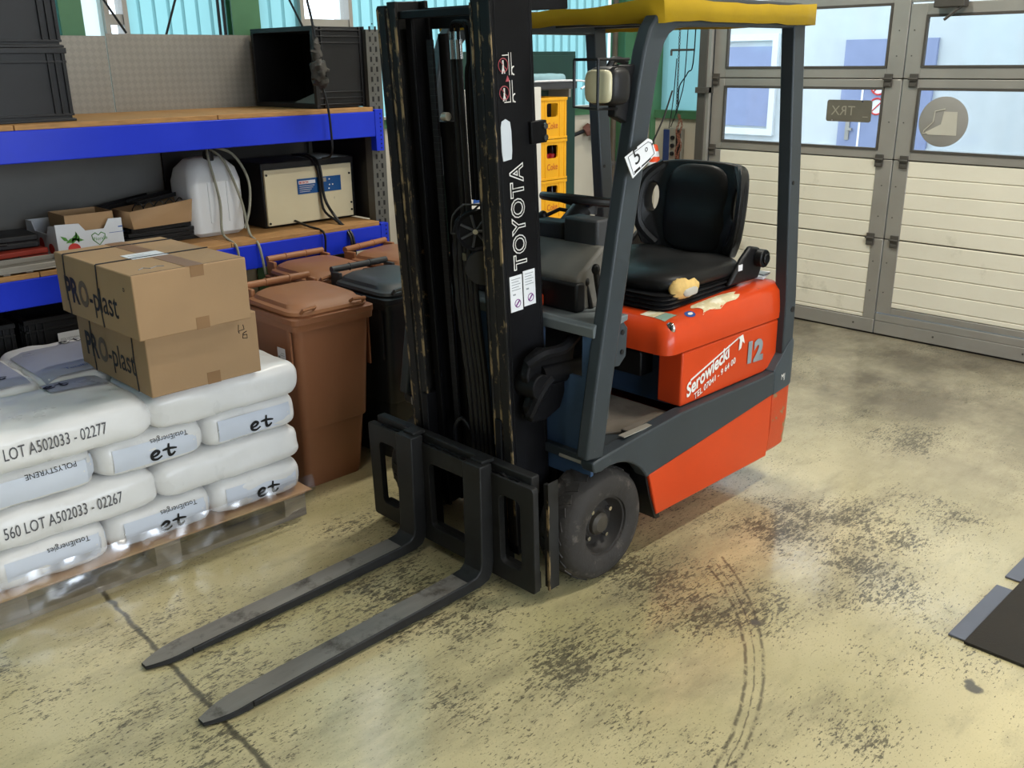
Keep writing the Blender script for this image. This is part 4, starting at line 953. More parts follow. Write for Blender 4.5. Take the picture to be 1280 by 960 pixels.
def crate(label, loc, dims, rz=0, flip=None, group=None):
    t = thing('storage_crate', label, 'crate', loc, rz, group); L, W, H = dims
    for nm, f in (('crate_walls', crate_mesh), ('crate_rim', crate_rim), ('crate_ribs', crate_ribs)):
        obj(nm, f(L, W, H), BLACKP, t, xf=flip, bev=.0015)
    return t
crate('lower black crate of the stack at the left end of the top shelf', (1.30, 4.50, 1.575), (.6, .4, .295))
crate('upper black crate of the stack at the left end of the top shelf', (1.295, 4.503, 1.871), (.6, .4, .32))
fl = Matrix.Rotation(R(-90), 4, 'Y') @ Matrix.Rotation(R(90), 4, 'Z')
fl = Matrix.Translation((.32, 0, .2)) @ fl
t = crate('black crate lying on its side, open end to the left, on the top shelf', (2.80, 4.575, 1.575), (.6, .4, .32), flip=fl)
t = thing('sheet_metal_piece', 'bent pale metal sheet inside the tipped black crate', 'metal sheet', (2.97, 4.45, 1.59))
bm = NB(); quad(bm, (2.845, 4.56, 1.597), (2.84, 4.32, 1.597), (3.08, 4.32, 1.60), (3.08, 4.56, 1.60)); quad(bm, (2.845, 4.56, 1.599), (2.84, 4.32, 1.599), (3.0, 4.33, 1.71))
obj('sheet', bm, ALU, t, world=True, flat=True)
t = thing('hanging_plug_cable', 'black cable bundle with plug hanging in front of the tipped crate', 'cable', (2.75, 4.17, 1.60))
bm = NB(); tube(bm, [(2.66, 4.17, 3.6), (2.70, 4.17, 2.3), (2.735, 4.17, 2.0), (2.75, 4.17, 1.90)], .006, 6, smooth=4); obj('cable', bm, HOSE, t, world=True)
RAG = mat('dusty_black_plastic', '#3a3733', .6, var=.4, ns=20, bump=.5)
bm = NB(); sellip(bm, (2.748, 4.165, 1.85), .024, .022, .06, 2, 2, 2, 6, amp=.015, fs=30, seed=3); obj('gland', bm, RAG, t, world=True)
bm = NB(); sellip(bm, (2.750, 4.155, 1.75), .044, .035, .07, 2.2, 2.2, 2.2, 8, amp=.02, fs=26, seed=8); o = obj('plug', bm, RAG, t, world=True)
bm = NB(); cyl(bm, (2.772, 4.115, 1.745), (2.772, 4.135, 1.745), .014, 12); sub('plug_socket', bm, BLACKP, o)
bm = NB(); obox(bm, (2.722, 4.15, 1.852), (.04, .012, .01), (0, 10, 0)); sub('plug_lever', bm, RAG, o)
bm = NB(); tube(bm, [(2.76, 4.16, 1.69), (2.78, 4.155, 1.6), (2.79, 4.155, 1.50), (2.79, 4.16, 1.36), (2.79, 4.25, 1.33)], .006, 6, smooth=4); obj('lower_cable', bm, HOSE, t, world=True)
# ------------------------------------------------------------------ things on the lower shelf (top at z=.972)
ZS = .972
t = thing('battery_charger', 'cream fronted charger box with blue label and black housing on the lower shelf', 'charger', (2.80, 4.55, ZS))
obj('housing', B(2.535, 3.115, 4.44, 4.78, ZS+.004, 1.31), BLACKP, t, world=True, bev=.006)
obj('front_panel', B(2.545, 3.085, 4.425, 4.44, ZS+.015, 1.275), CREAM, t, world=True, bev=.002)
lb = obj('label_panel', B(2.735, 3.01, 4.421, 4.425, 1.135, 1.215), mat('blue_label', '#15508e', .45, var=.06), t, world=True)
sub('label_logo', B(2.742, 2.845, 4.419, 4.421, 1.187, 1.205), PAPERW, lb); text('logo_lettering', 'BOSCH', .017, INKR, lb, (2.745, 4.4185, 1.190), (1, 0, 0), (0, 0, 1), world=True, offset=.0006)
sub('label_display', B(2.875, 2.915, 4.419, 4.421, 1.188, 1.21), ALU, lb)
bm = NB()
for q in range(4): box(bm, 2.745, 2.84-.01*q, 4.4195, 4.421, 1.176-q*.010, 1.178-q*.010)
for x, z in ((2.935, 1.20), (2.935, 1.17), (2.955, 1.17), (2.93, 1.15)): cyl(bm, (x, 4.4185, z), (x, 4.421, z), .004, 8)
sub('label_print', bm, WHITEP, lb)
bm = NB()
for x, z in ((2.555, 1.0), (2.555, 1.25), (3.073, 1.02), (3.073, 1.06), (3.07, 1.22)): cyl(bm, (x, 4.421, z), (x, 4.426, z), .006, 8)
obj('screw', bm, BLACKP, t, world=True)
bm = NB(); tube(bm, [(2.86, 4.6, 1.325), (2.86, 4.47, 1.325), (2.87, 4.405, 1.27), (2.885, 4.40, 1.10), (2.895, 4.30, .99), (2.90, 4.19, .93), (2.905, 4.175, .82)], .008, 7, smooth=5); obj('charging_cable', bm, HOSE, t, world=True)
bm = NB(); tube(bm, [(2.83, 4.6, 1.325), (2.84, 4.47, 1.32), (2.86, 4.41, 1.25), (2.87, 4.40, 1.05), (2.885, 4.29, .985), (2.885, 4.185, .92), (2.885, 4.175, .80)], .007, 7, smooth=5); obj('charging_cable', bm, HOSE, t, world=True)
bm = NB(); tube(bm, [(2.70, 4.42, 1.0), (2.70, 4.30, .985), (2.725, 4.19, .96), (2.72, 4.18, .86)], .006, 6, smooth=5); obj('charging_cable', bm, HOSE, t, world=True)
t = thing('jerrycan', 'translucent white canister with clear hoses on the lower shelf', 'canister', (2.27, 4.56, ZS))
bm = NB(); loops = []
for z, d, r in ((0, .02, .05), (.02, 0, .05), (.27, 0, .05), (.33, .012, .06), (.375, .05, .06), (.385, .09, .05)):
    loops.append([(x, y, ZS+.002+z) for x, y in rrect(2.285, 4.56, .29-2*d, .25-2*d, min(r, .1), 5)])
loft(bm, loops); obj('body', bm, CANW, t, world=True, bev=.004)
bm = NB()
for x in (2.235, 2.285, 2.335): box(bm, x-.006, x+.006, 4.431, 4.437, ZS+.07, ZS+.27)
obj('moulded_ribs', bm, CANW, t, world=True, bev=.002)
bm = NB(); cyl(bm, (2.285, 4.50, ZS+.37), (2.285, 4.50, ZS+.415), .026, 16); cyl(bm, (2.285, 4.50, ZS+.415), (2.285, 4.50, ZS+.47), .012, 10); obj('cap', bm, BLACKP, t, world=True)
for k, pts in enumerate(([(2.28, 4.5, 1.40), (2.25, 4.43, 1.35), (2.27, 4.40, 1.15), (2.245, 4.36, 1.0), (2.225, 4.20, .96), (2.225, 4.18, .88)], [(2.29, 4.5, 1.40), (2.33, 4.43, 1.34), (2.38, 4.39, 1.15), (2.37, 4.32, .99), (2.345, 4.195, .95), (2.36, 4.18, .80)], [(2.30, 4.5, 1.41), (2.39, 4.45, 1.37), (2.43, 4.39, 1.25), (2.41, 4.36, 1.12), (2.365, 4.35, 1.01)])):
    bm = NB(); tube(bm, pts, .0065, 8, smooth=6); obj('clear_hose', bm, TUBEC, t, world=True)
t = thing('fruit_carton', 'white fruit carton printed with leaves and tomatoes on the lower shelf', 'carton', (1.64, 4.62, ZS))
CW = mat('white_carton', '#cdd3da', .65, var=.05)
bm = NB(); x0, x1, y0, y1 = 1.475, 1.775, 4.42, 4.80; z0 = ZS
prism(bm, [(x0, z0+.001), (x1, z0+.001), (x1, z0+.155), (x1-.06, z0+.157), (x1-.085, z0+.115), (x0+.13, z0+.115), (x0+.105, z0+.15), (x0, z0+.155)], 'y', y0, y0+.005)
prism(bm, [(y0+.005, z0+.001), (y1, z0+.001), (y1, z0+.14), (y1-.08, z0+.14), (y1-.11, z0+.10), (y0+.12, z0+.10), (y0+.09, z0+.14), (y0+.005, z0+.15)], 'x', x0, x0+.005)
box(bm, x1-.005, x1, y0+.005, y1, z0+.001, z0+.14); box(bm, x0+.005, x1-.005, y1-.005, y1, z0+.001, z0+.14); box(bm, x0+.005, x1-.005, y0+.005, y1-.005, z0+.001, z0+.006)
obj('tray', bm, CW, t, world=True)
bm = NB()
for px, pz, a, L in ((1.55, 1.055, 60, .055), (1.565, 1.06, 100, .05), (1.535, 1.05, 20, .05), (1.51, 1.06, 140, .04), (1.57, 1.05, -10, .04)):
    d = Vector((math.cos(R(a)), 0, math.sin(R(a)))); n_ = Vector((-d.z, 0, d.x)); c = Vector((px, y0-.0012, pz))
    v = [bm.verts.new(q) for q in (c-d*L*.5, c-n_*L*.2, c+d*L*.6, c+n_*L*.2)]; bm.faces.new(v)
obj('printed_leaf', bm, INKGR, t, world=True, flat=True)
bm = NB()
for cx, cz, r in ((1.545, 1.012, .028), (1.475, 1.005, .0)):
    if r: prism(bm, ellipse(cx, cz, r, r*.9, 18), 'y', y0-.0016, y0-.0008)
prism(bm, ellipse(4.50, 1.01, .035, .025, 16), 'x', x0-.0012, x0-.0004); prism(bm, ellipse(4.62, 1.02, .03, .03, 16), 'x', x0-.0012, x0-.0004)
obj('printed_tomato', bm, INKR, t, world=True)
bm = NB(); tube(bm, [(1.66+.034*q[0], y0-.001, 1.045+.03*q[1]) for q in ((0, -1), (-.8, -.1), (-.9, .6), (-.4, .9), (0, .5), (.4, .9), (.9, .6), (.8, -.1))], .0022, 4, closed=True); obj('printed_heart', bm, INKGR, t, world=True)
text('carton_lettering', 'Floralia', .022, INKGR, t, (1.635, y0-.001, 1.036), (1, 0, .05), (0, 0, 1), world=True)
bm = NB(); box(bm, 1.755, 1.775, y0-.0012, y0-.0004, 1.085, 1.09); box(bm, 1.71, 1.78, y0-.0012, y0-.0004, 1.063, 1.065); obj('printed_lines', bm, INKB, t, world=True)
t = thing('small_carton', 'small open brown cardboard box standing inside the white fruit carton', 'box', (1.655, 4.60, ZS+.01))
bm = NB(); x0, x1, y0, y1 = 1.535, 1.755, 4.46, 4.66
box(bm, x0, x1, y0, y0+.004, ZS+.008, ZS+.185); box(bm, x0, x1, y1-.004, y1, ZS+.008, ZS+.185); box(bm, x0, x0+.004, y0+.004, y1-.004, ZS+.008, ZS+.185); box(bm, x1-.004, x1, y0+.004, y1-.004, ZS+.008, ZS+.185); box(bm, x0+.004, x1-.004, y0+.004, y1-.004, ZS+.008, ZS+.012)
obj('walls', bm, CARD, t, world=True)
prof = [(1.80, 2.22, 4.47, 0, 4), (1.80, 2.215, 4.47, .0215, 2), (1.82, 2.19, 4.475, .043, -3), (1.83, 2.17, 4.48, .0645, 5), (1.92, 2.18, 4.60, .19, 12), (1.80, 2.10, 4.72, .165, 14)]
plabels = ['bottom', 'second lowest', 'third lowest', 'fourth lowest', 'long raised', 'short rearmost raised']
for k, (a, b_, yy, dz, an) in enumerate(prof):
    bm = NB(); L = b_-a; box(bm, -L/2, L/2, -.05, .05, 0, .006); box(bm, -L/2, L/2, -.05, -.045, .006, .02); box(bm, -L/2, L/2, .045, .05, .006, .02); box(bm, -L/2, L/2, -.01, .01, .006, .014)
    o = obj('plastic_profile', bm, BLACKP, bev=.002); o.location = ((a+b_)/2, yy+.04, ZS+.002+dz); o.rotation_euler = (0, R(0 if k < 4 else -6), R(an*.6))
    tag(o, f'{plabels[k]} black plastic trim profile in the bundle beside the white canister', 'profile', 'black trim profiles on the lower shelf')
t = thing('cardboard_tray', 'brown cardboard tray holding wire rings on top of the black trim profiles', 'tray', (2.0, 4.52, ZS+.088), R(4))
bm = NB(); loft(bm, [[(x, y, 0) for x, y in ((-.17, -.07), (.16, -.06), (.16, .08), (-.17, .08))], [(x, y, .085+.03*(x > 0)) for x, y in ((-.19, -.085), (.215, -.075), (.20, .10), (-.19, .09))]], True, False)
o = obj('tray_walls', bm, CARD, t); sm = o.modifiers.new('thickness', 'SOLIDIFY'); sm.thickness = .004
for k in range(5):
    bm = NB(); c = Vector((-.10+.055*k, .0, .085)); tube(bm, [c+Vector((.028*math.cos(a*.5236), .012*math.sin(a*.5236*2), .028*math.sin(a*.5236))) for a in range(12)], .003, 5, closed=True); obj('wire_ring', bm, HOSE, t)
t = thing('metal_tray', 'shallow grey metal tray at the left front of the lower shelf', 'tray', (1.32, 4.33, ZS))
bm = NB(); box(bm, 1.16, 1.452, 4.215, 4.40, ZS+.008, ZS+.014); 
for a in ((1.16, 1.452, 4.215, 4.222), (1.16, 1.452, 4.393, 4.40), (1.16, 1.167, 4.222, 4.393), (1.445, 1.452, 4.222, 4.393)): box(bm, *a, ZS+.014, ZS+.036)
obj('pan', bm, ALU, t, world=True, bev=.002)
bm = NB()
for x in (1.19, 1.28, 1.40): box(bm, x-.014, x+.014, 4.225, 4.245, ZS+.001, ZS+.01)
obj('feet', bm, ALU, t, world=True)
for k, (lab, a, b_, yy, z0, z1, m_, an) in enumerate((('flat dark red case lying left of the white fruit carton', 1.05, 1.44, 4.56, .002, .055, mat('red_plastic', '#8c2f22', .5), 6), ('black case resting on the red case left of the fruit carton', 1.04, 1.43, 4.62, .057, .115, BLACKP, -3))):
    t = thing('tool_case', lab, 'case', ((a+b_)/2, yy, ZS+z0), R(an)); L = b_-a
    bm = NB(); box(bm, -L/2, L/2, -.11, .11, 0, (z1-z0)*.48); obj('case_base', bm, m_, t, bev=.006)
    bm = NB(); box(bm, -L/2, L/2, -.11, .11, (z1-z0)*.52, z1-z0); obj('case_lid', bm, m_, t, bev=.006)
    obj('case_seam', B(-L/2+.004, L/2-.004, -.106, .106, (z1-z0)*.48, (z1-z0)*.52), BLACKP, t)
    bm = NB(); tube(bm, [(-.06, -.112, (z1-z0)*.5), (-.055, -.135, (z1-z0)*.5), (.055, -.135, (z1-z0)*.5), (.06, -.112, (z1-z0)*.5)], .006, 6); obj('case_handle', bm, BLACKP, t)
# crates under the rack
crate('black crate on the floor under the rack, leftmost', (.93, 4.50, .001), (.55, .4, .38)); crate('upper black crate under the rack, leftmost stack', (.93, 4.50, .383), (.55, .4, .37))
crate('black crate on the floor under the rack behind the cardboard boxes', (1.53, 4.50, .001), (.58, .4, .38))
t = crate('upper black crate with white label under the rack behind the cardboard boxes', (1.53, 4.50, .383), (.58, .4, .37))
obj('paper_label', B(-.16, .04, -.2035, -.2015, .20, .29), PAPERW, t)
text('label_print', 'POLYSTYRENE', .014, INKG, t, (-.15, -.2038, .255), (1, 0, 0), (0, 0, 1))
# ------------------------------------------------------------------ pallet with sacks
PX0, PX1, PY0, PY1 = .665, 1.870, 3.165, 4.165
pl = thing('pallet', 'wooden pallet carrying the wrapped white sacks', 'pallet', ((PX0+PX1)/2, (PY0+PY1)/2, 0))
for k in range(7):
    y = PY0+k*(1.0-.11)/6; obj('deck_board', B(PX0, PX1, y, y+.11, .098, .118), PINEL, pl, world=True, bev=.002)
for x in (PX0, (PX0+PX1)/2-.05, PX1-.10):
    obj('stringer_board', B(x, x+.10, PY0, PY1, .082, .098), PINEG, pl, world=True, bev=.002)
    for y in (PY0, (PY0+PY1)/2-.06, PY1-.12): obj('pallet_block', B(x, x+.10, y, y+.12, .022, .082), PINEG, pl, world=True, bev=.002)
for y in (PY0, (PY0+PY1)/2-.05, PY1-.10): obj('runner_board', B(PX0, PX1, y, y+.10, 0, .022), PINEG, pl, world=True, bev=.002)
o = obj('slip_sheet', B(PX0-.02, PX1+.015, PY0-.03, PY1+.02, .1185, .1225), mat('brown_card_sheet', '#c79f78', .6, var=.08)); tag(o, 'thin brown cardboard sheet between the pallet and the sacks', 'cardboard')
LH = .142; ZB = .123
def front_map(cx, cy, a, b_, h, cz):
    """put a point of the front plane on the sack's front face"""
    def f(p):
        u = min(.97, abs((p.x-cx)/a)); w_ = min(.97, abs((p.z-cz)/h)); s_ = max(.02, 1-u**9-w_**3.2)
        return Vector((p.x, cy-b_*s_**(1/9)-.005, p.z))
    return f
def top_map(cx, cy, a, b_, h, cz):
    def f(p):
        u = min(.97, abs((p.x-cx)/a)); w_ = min(.97, abs((p.y-cy)/b_)); s_ = max(.02, 1-u**9-w_**9)
        return Vector((p.x, p.y, cz+h*s_**(1/3.2)+.010))
    return f
def sack(label, cx, cy, L, W, lay, seed, grp='white sacks on the pallet', tall=0.0):
    cz = ZB+LH*lay+LH/2; t = thing('plastic_sack', label, 'sack', (cx, cy, ZB+LH*lay), 0, grp)
    bm = NB(); sellip(bm, (cx, cy, cz), L/2, W/2, LH/2+.003+tall, 9, 9, 3.2, 18, amp=.010, fs=7, seed=seed); obj('sack_body', bm, BAGW, t, world=True, ang=80)
    # welded end seams
    bm = NB()
    if L > W:
        for s_ in (-1, 1): box(bm, cx+s_*(L/2-.006)-.006, cx+s_*(L/2-.006)+.006, cy-W/2+.05, cy+W/2-.05, cz-.003, cz+.003)
    else:
        for s_ in (-1, 1): box(bm, cx-L/2+.05, cx+L/2-.05, cy+s_*(W/2-.006)-.006, cy+s_*(W/2-.006)+.006, cz-.003, cz+.003)
    obj('end_seam', bm, BAGW, t, world=True)
    return t, (cx, cy, L/2, W/2, LH/2+.003+tall, cz)
def ribbon(bm, pts, w, fm, n_dir):
    pts = [Vector(p) for p in smooth_path(pts, 6)]; prev = None; N_ = len(pts)
    for i, p in enumerate(pts):
        d = (pts[min(i+1, N_-1)]-pts[max(i-1, 0)]).normalized(); s_ = d.cross(Vector(n_dir)).normalized()
        ww = w*(.55+.45*math.sin(math.pi*i/(N_-1)))
        a, b_ = bm.verts.new(fm(p+s_*ww)), bm.verts.new(fm(p-s_*ww))
        if prev: bm.faces.new((prev[0], a, b_, prev[1]))
        prev = (a, b_)
def logo(t, g, x, z, s, fm, flipx=1, top=False, yc=0, flipy=1):
    """flowing black 'te' mark"""
    def q(a, b_): return (x+a*s*flipx, yc+b_*s*flipy, 0) if top else (x+a*s*flipx, 0, z+b_*s*flipy)
    nd = (0, 0, 1) if top else (0, 1, 0); bm = NB()
    ribbon(bm, [q(-.1, .52), q(.4, .56), q(1.0, .46)], .10*s, fm, nd)
    ribbon(bm, [q(.42, .95), q(.36, .4), q(.42, .05), q(.62, .0), q(.85, .2)], .12*s, fm, nd)
    ribbon(bm, [q(-.95, .22), q(-.55, .3), q(-.36, .5), q(-.6, .62), q(-.9, .4), q(-.85, .06), q(-.5, -.05), q(-.15, .15)], .12*s, fm, nd)
    obj('printed_logo', bm, INK, t, world=True, flat=True)
names_l = ['bottom', 'second', 'third', 'top']
lots = {1: ('02267', 'LOT A502033 - '), 3: ('02277', 'LOT A502033 - ')}
XM = (PX0+PX1)/2
for lay in range(4):
    longs_front = lay in (1, 3)
    if longs_front: y_l, y_s = PY0+.19, PY0+.69
    else: y_l, y_s = PY1-.19, PY0+.30
    d = .035 if lay == 3 else 0.0
    for k in range(2):
        cx = PX0+.30+k*.605; side_ = 'front' if longs_front else 'back'
        t, g = sack(f'white sack, {names_l[lay]} layer of the pallet, {side_} {"left" if k == 0 else "right"}', cx, y_l-d*.6, .612, .40+d, lay, lay*10+k)
        if longs_front:
            fm = front_map(*g); fmw = lambda p, fm=fm, t=t: fm(p+OFF[t])-OFF[t]
            if k == 0: text('lot_lettering', ('560 ' if lay == 1 else '')+lots[lay][1]+lots[lay][0], .060, mat('dot_print', '#55555a', .6), t, (cx-.235 if lay == 1 else cx-.20, g[1], g[5]-.016), (1, 0, .012), (0, 0, 1), world=True, fmap=fmw, sx=.60)
            if lay == 3:
                tm = top_map(*g)
                bm = NB()
                if k == 0:
                    nx_ = 8
                    gr = [[bm.verts.new(tm(Vector((cx+.06+.20*i/nx_, y_l+.04+.135*j/4-.02*(i/nx_), 0)))) for j in range(5)] for i in range(nx_+1)]
                    for i in range(nx_):
                        for j in range(4): bm.faces.new((gr[i][j], gr[i+1][j], gr[i+1][j+1], gr[i][j+1]))
                    obj('print_band', bm, BAGP, t, world=True); logo(t, g, cx+.10, 0, .045, lambda p: tm(p)+Vector((0, 0, .003)), 1, True, y_l+.08)
                else: bm.free()
    for k in range(3):
        cx = PX0+.20+k*.402; side_ = 'back' if longs_front else 'front'
        t, g = sack(f'white sack, {names_l[lay]} layer of the pallet, {side_} {["left", "middle", "right"][k]}', cx, y_s+(.0 if longs_front else -.01), .405, .60, lay, lay*10+5+k, tall=.0)
        if not longs_front:
            fm = front_map(*g); fmw = lambda p, fm=fm, t=t: fm(p+OFF[t])-OFF[t]
            # pale blue printed front panel with mark
            bm = NB(); nx_ = 10; gr = [[bm.verts.new(fm(Vector((cx-.15+.345*i/nx_, 0, g[5]-.045+.085*j/4)))+Vector((0, .002, 0))) for j in range(5)] for i in range(nx_+1)]
            for i in range(nx_):
                for j in range(4): bm.faces.new((gr[i][j], gr[i+1][j], gr[i+1][j+1], gr[i][j+1]))
            obj('print_panel', bm, mat('cool_white_print', '#d3d9e4', .35, var=.03), t, world=True)
            if k: logo(t, g, cx+.03, g[5]-.032, .050, lambda p, fm=fm: fm(p)+Vector((0, -.001, 0)), 1)
            text('upside_down_lettering', 'TotalEnergies' if (lay == 0 or k == 1) else ('POLYSTYRENE' if k == 0 else ''), .026, INK, t, (cx+.13, g[1], g[5]+.045), (-1, 0, 0), (0, 0, -1), world=True, fmap=fmw) if not (k == 2) else None
        elif lay == 3:
            tm = top_map(*g); bm = NB(); nx_ = 8
            w0, w1 = ((-.19, .16), (-.19, .19), (-.19, .19))[k]
            gr = [[bm.verts.new(tm(Vector((cx+w0+(w1-w0)*i/nx_, y_s-.26+.40*j/8, 0)))) for j in range(9)] for i in range(nx_+1)]
            for i in range(nx_):
                for j in range(8): bm.faces.new((gr[i][j], gr[i+1][j], gr[i+1][j+1], gr[i][j+1]))
            obj('print_band', bm, BAGP if k != 2 else mat('cool_white_print', '#d3d9e4', .35, var=.03), t, world=True)
            for jj, yy in enumerate((-.18, .14)): logo(t, g, cx+.06, 0, .05, lambda p, tm=tm: tm(p)+Vector((0, 0, .003)), 1, True, y_s+yy)
            text('sack_lettering', 'TotalEnergies', .03, INKB, t, (cx-.10, y_s-.22, g[5]+g[4]+.01), (1, 0, 0), (0, 1, 0), world=True)
# stretch film skirt around the foot of the stack
t = thing('stretch_film', 'crumpled clear stretch film hanging around the foot of the sacks', 'plastic film', (XM, PY0-.03, 0))
bm = NB(); nx_, nz_ = 70, 7; gr = []
for i in range(nx_+1):
    u = i/nx_; x = PX0-.06+(PX1-PX0+.07)*u; col_ = []
    hb = .012+.05*max(0, noise.noise(Vector((x*3, 2, 0))))+.07*max(0, (u-.78)/.22)
    for j in range(nz_+1):
        v = j/nz_; z = hb+(.20-hb)*v
        y = PY0-.040-.028*math.sin(math.pi*v)*(.5+noise.noise(Vector((x*5, v*3, 3))))-.012*noise.noise(Vector((x*16, v*7, 1)))-.03*v*0
        col_.append(bm.verts.new((x, y-.012, z)))
    gr.append(col_)
for i in range(nx_):
    for j in range(nz_): bm.faces.new((gr[i][j], gr[i+1][j], gr[i+1][j+1], gr[i][j+1]))
obj('film_sheet', bm, FILM, t, world=True, ang=80)
# ------------------------------------------------------------------ cardboard boxes
RINGG = mat('ring_grey', '#6b5a48', .6)
STRAP = mat('black_strap', (.02, .02, .022), .5)
def carton(label, loc, rz, L, W, H, upper):
    t = thing('cardboard_box', label, 'box', loc, rz, 'printed cardboard boxes on the sacks')
    bm = NB(); box(bm, 0, L, 0, W, 0, H)
    obj('box_body', bm, CARD, t, bev=.004)
    g = .0012
    if upper:
        bm = NB(); box(bm, L*.49, L*.51+.0, -g, -.0002, 0, .001); bm.free()
        obj('flap_gap', B(.004, L-.004, .006, .009, H-.0005, H+.0006), INK, t)
        obj('packing_tape', B(L*.46, L*.62, 0.0, W, H+.0004, H+g), CARDD, t)
    obj('packing_tape', B(L*.49, L*.61, -g, -.0003, H*.0, H*.19), CARDD, t)
    if upper: obj('packing_tape', B(L*.49, L*.61, -g, -.0003, H*.83, H), CARDD, t)
    # print on the left end (faces -x): reads from back to front
    xd = (0, -1, 0); yd = (0, 0, 1)
    fmp = lambda p: Vector((-.0012, p.y, p.z))
    ys = W*.90; base = H*.25; sz = .125
    for nm, st, m_, off, sxx in (('bold_lettering', 'PR', INK, .0045, .80), ('grey_lettering', 'O', RINGG, .0055, .80), ('thin_lettering', '-plast', INK, .0008, .84)):
        o = text(nm, st, sz, m_, t, (0, ys, base), xd, yd, fmap=fmp, offset=off, sx=sxx)
        ys = min(v.co.y for v in o.data.vertices)-.001
    if upper: text('registered_mark', 'o', .03, INK, t, (0, W*.12, H*.72), xd, yd, fmap=fmp)
    for y in ((.86, .42) if upper else (.78, .17)):
        bm = NB(); w2 = .004; yy = W*y
        tube(bm, [(-.002, yy, .002), (-.002, yy+.012, H*.5), (-.002, yy, H+.001), (.0, yy, H+.002), (L*.5, yy+.004, H+.002), (L, yy, H+.002)] if upper else [(-.002, yy, 0.002), (-.002, yy+.006, H*.5), (-.002, yy, H-.002)], w2*.6, 5)
        obj('strapping', bm, STRAP, t)
    if upper:
        obj('address_label', B(L*.30, L*.62, W*.40, W*.56, H+.0014, H+.002), PAPERW, t)
        bm = NB()
        for q in range(3): box(bm, L*.33, L*(.55-.04*q), W*(.44+.03*q), W*(.447+.03*q), H+.002, H+.0024)
        obj('label_print', bm, INKG, t)
        bm = NB(); tube(bm, [(.06, .07, H+.001), (.085, .09, H+.001), (.10, .065, H+.001), (.13, .085, H+.001), (.15, .07, H+.001)], .0015, 4); obj('pen_scribble', bm, INKG, t)
    else:
        bm = NB(); c = Vector((L*.86, -.001, H*.72)); s_ = .03
        tube(bm, [c+Vector((a*s_, 0, b_*s_)) for a, b_ in ((-.5, .9), (-.6, .1), (.2, .2), (.1, .8))], .0016, 4); tube(bm, [c+Vector((a*s_, 0, b_*s_)) for a, b_ in ((-.6, .1), (-.5, -.2))], .0016, 4)
        tube(bm, [c+Vector((a*s_, 0, b_*s_)) for a, b_ in ((.5, -.1), (0, -.3), (-.1, -.9), (.5, -1), (.5, -.5), (0, -.5))], .0016, 4); obj('handwritten_mark', bm, INK, t)
    return t
ZT = ZB+4*LH
carton('lower cardboard box of the two stacked on the sacks, with pen mark', (1.262, 3.095, .694), R(.5), .43, .60, .235, False)
carton('upper cardboard box of the two stacked on the sacks, with address label on top', (1.208, 3.0, .931), R(1.5), .418, .63, .222, True)
# ------------------------------------------------------------------ wheeled bins
def bin_(label, loc, rz, body, lid, sticker=False):
    """origin: centre of the footprint, front towards -y; rim .41 x .44"""
    t = thing('wheelie_bin', label, 'bin', loc, rz, 'wheeled rubbish bins')
    bm = NB(); loops = []
    for z, w, d, r, dy in ((.0, .29, .30, .035, .03), (.03, .30, .31, .035, .028), (.29, .322, .345, .035, .012), (.292, .336, .36, .035, .012), (.30, .340, .364, .035, .011), (.72, .372, .40, .035, 0), (.765, .375, .402, .035, 0)):
        loops.append([(x, y, z) for x, y in rrect(0, dy, w, d, r, 4)])
    loft(bm, loops); obj('bin_body', bm, body, t, ang=30)
    bm = NB(); loops = []
    for z, w, d in ((.745, .374, .40), (.748, .402, .432), (.772, .406, .436), (.778, .412, .442), (.800, .412, .442), (.803, .40, .43)): loops.append([(x, y, z) for x, y in rrect(0, 0, w, d, .03, 4)])
    loft(bm, loops); obj('bin_rim', bm, body, t, ang=25)
    bm = NB()
    for sx in (-1, 1): box(bm, sx*.198-.004, sx*.198+.004, -.17, -.15, .52, .75)
    obj('corner_rib', bm, body, t)
    bm = NB(); loops = []
    for z, w, d, dy in ((.803, .385, .41, .0), (.812, .395, .42, 0), (.824, .385, .41, 0), (.83, .35, .38, .005), (.845, .335, .35, .01), (.856, .29, .30, .02), (.862, .20, .22, .03)): loops.append([(x, y, z+.018*(y+.2)) for x, y in rrect(0, dy, w, d, .07, 5)])
    loft(bm, loops); L = obj('bin_lid', bm, lid, t, ang=30)
    for sx in (-1, 1):
        bm = NB(); tube(bm, [(sx*.155, -.198, .822), (sx*.155, -.215, .838), (sx*.095, -.212, .842), (sx*.095, -.19, .828)], .008, 6); obj('lid_grip', bm, lid, L)
    bm = NB(); cyl(bm, (-.165, .235, .872), (.165, .235, .872), .016, 12); H = obj('rear_handle', bm, lid, t)
    bm = NB()
    for x in (-.16, -.06, .06, .16): box(bm, x-.009, x+.009, .17, .24, .80, .865) if abs(x) > .1 else cyl(bm, (x-.004, .235, .872), (x+.004, .235, .872), .019, 12)
    obj('handle_bracket', bm, lid, H, bev=.004)
    for sx in (-1, 1):
        bm = NB(); lathe(bm, [(0, -.02), (.055, -.02), (.085, -.018), (.09, 0), (.085, .018), (.055, .02), (0, .02)], (sx*.175, .16, .092), (1, 0, 0), 24); obj('bin_wheel', bm, BLACKP, t)
    bm = NB(); cyl(bm, (-.17, .16, .092), (.17, .16, .092), .011, 8); obj('bin_axle', bm, POSTG, t)
    if sticker:
        o = obj('sticker', B(-.1895, -.188, -.10, -.04, .60, .655), PAPERW, t)
        bm = NB(); box(bm, -.1902, -.1894, -.094, -.07, .632, .634); box(bm, -.1902, -.1894, -.094, -.06, .622, .624); box(bm, -.1902, -.1894, -.06, -.045, .606, .618); obj('sticker_print', bm, INKG, o)
    return t
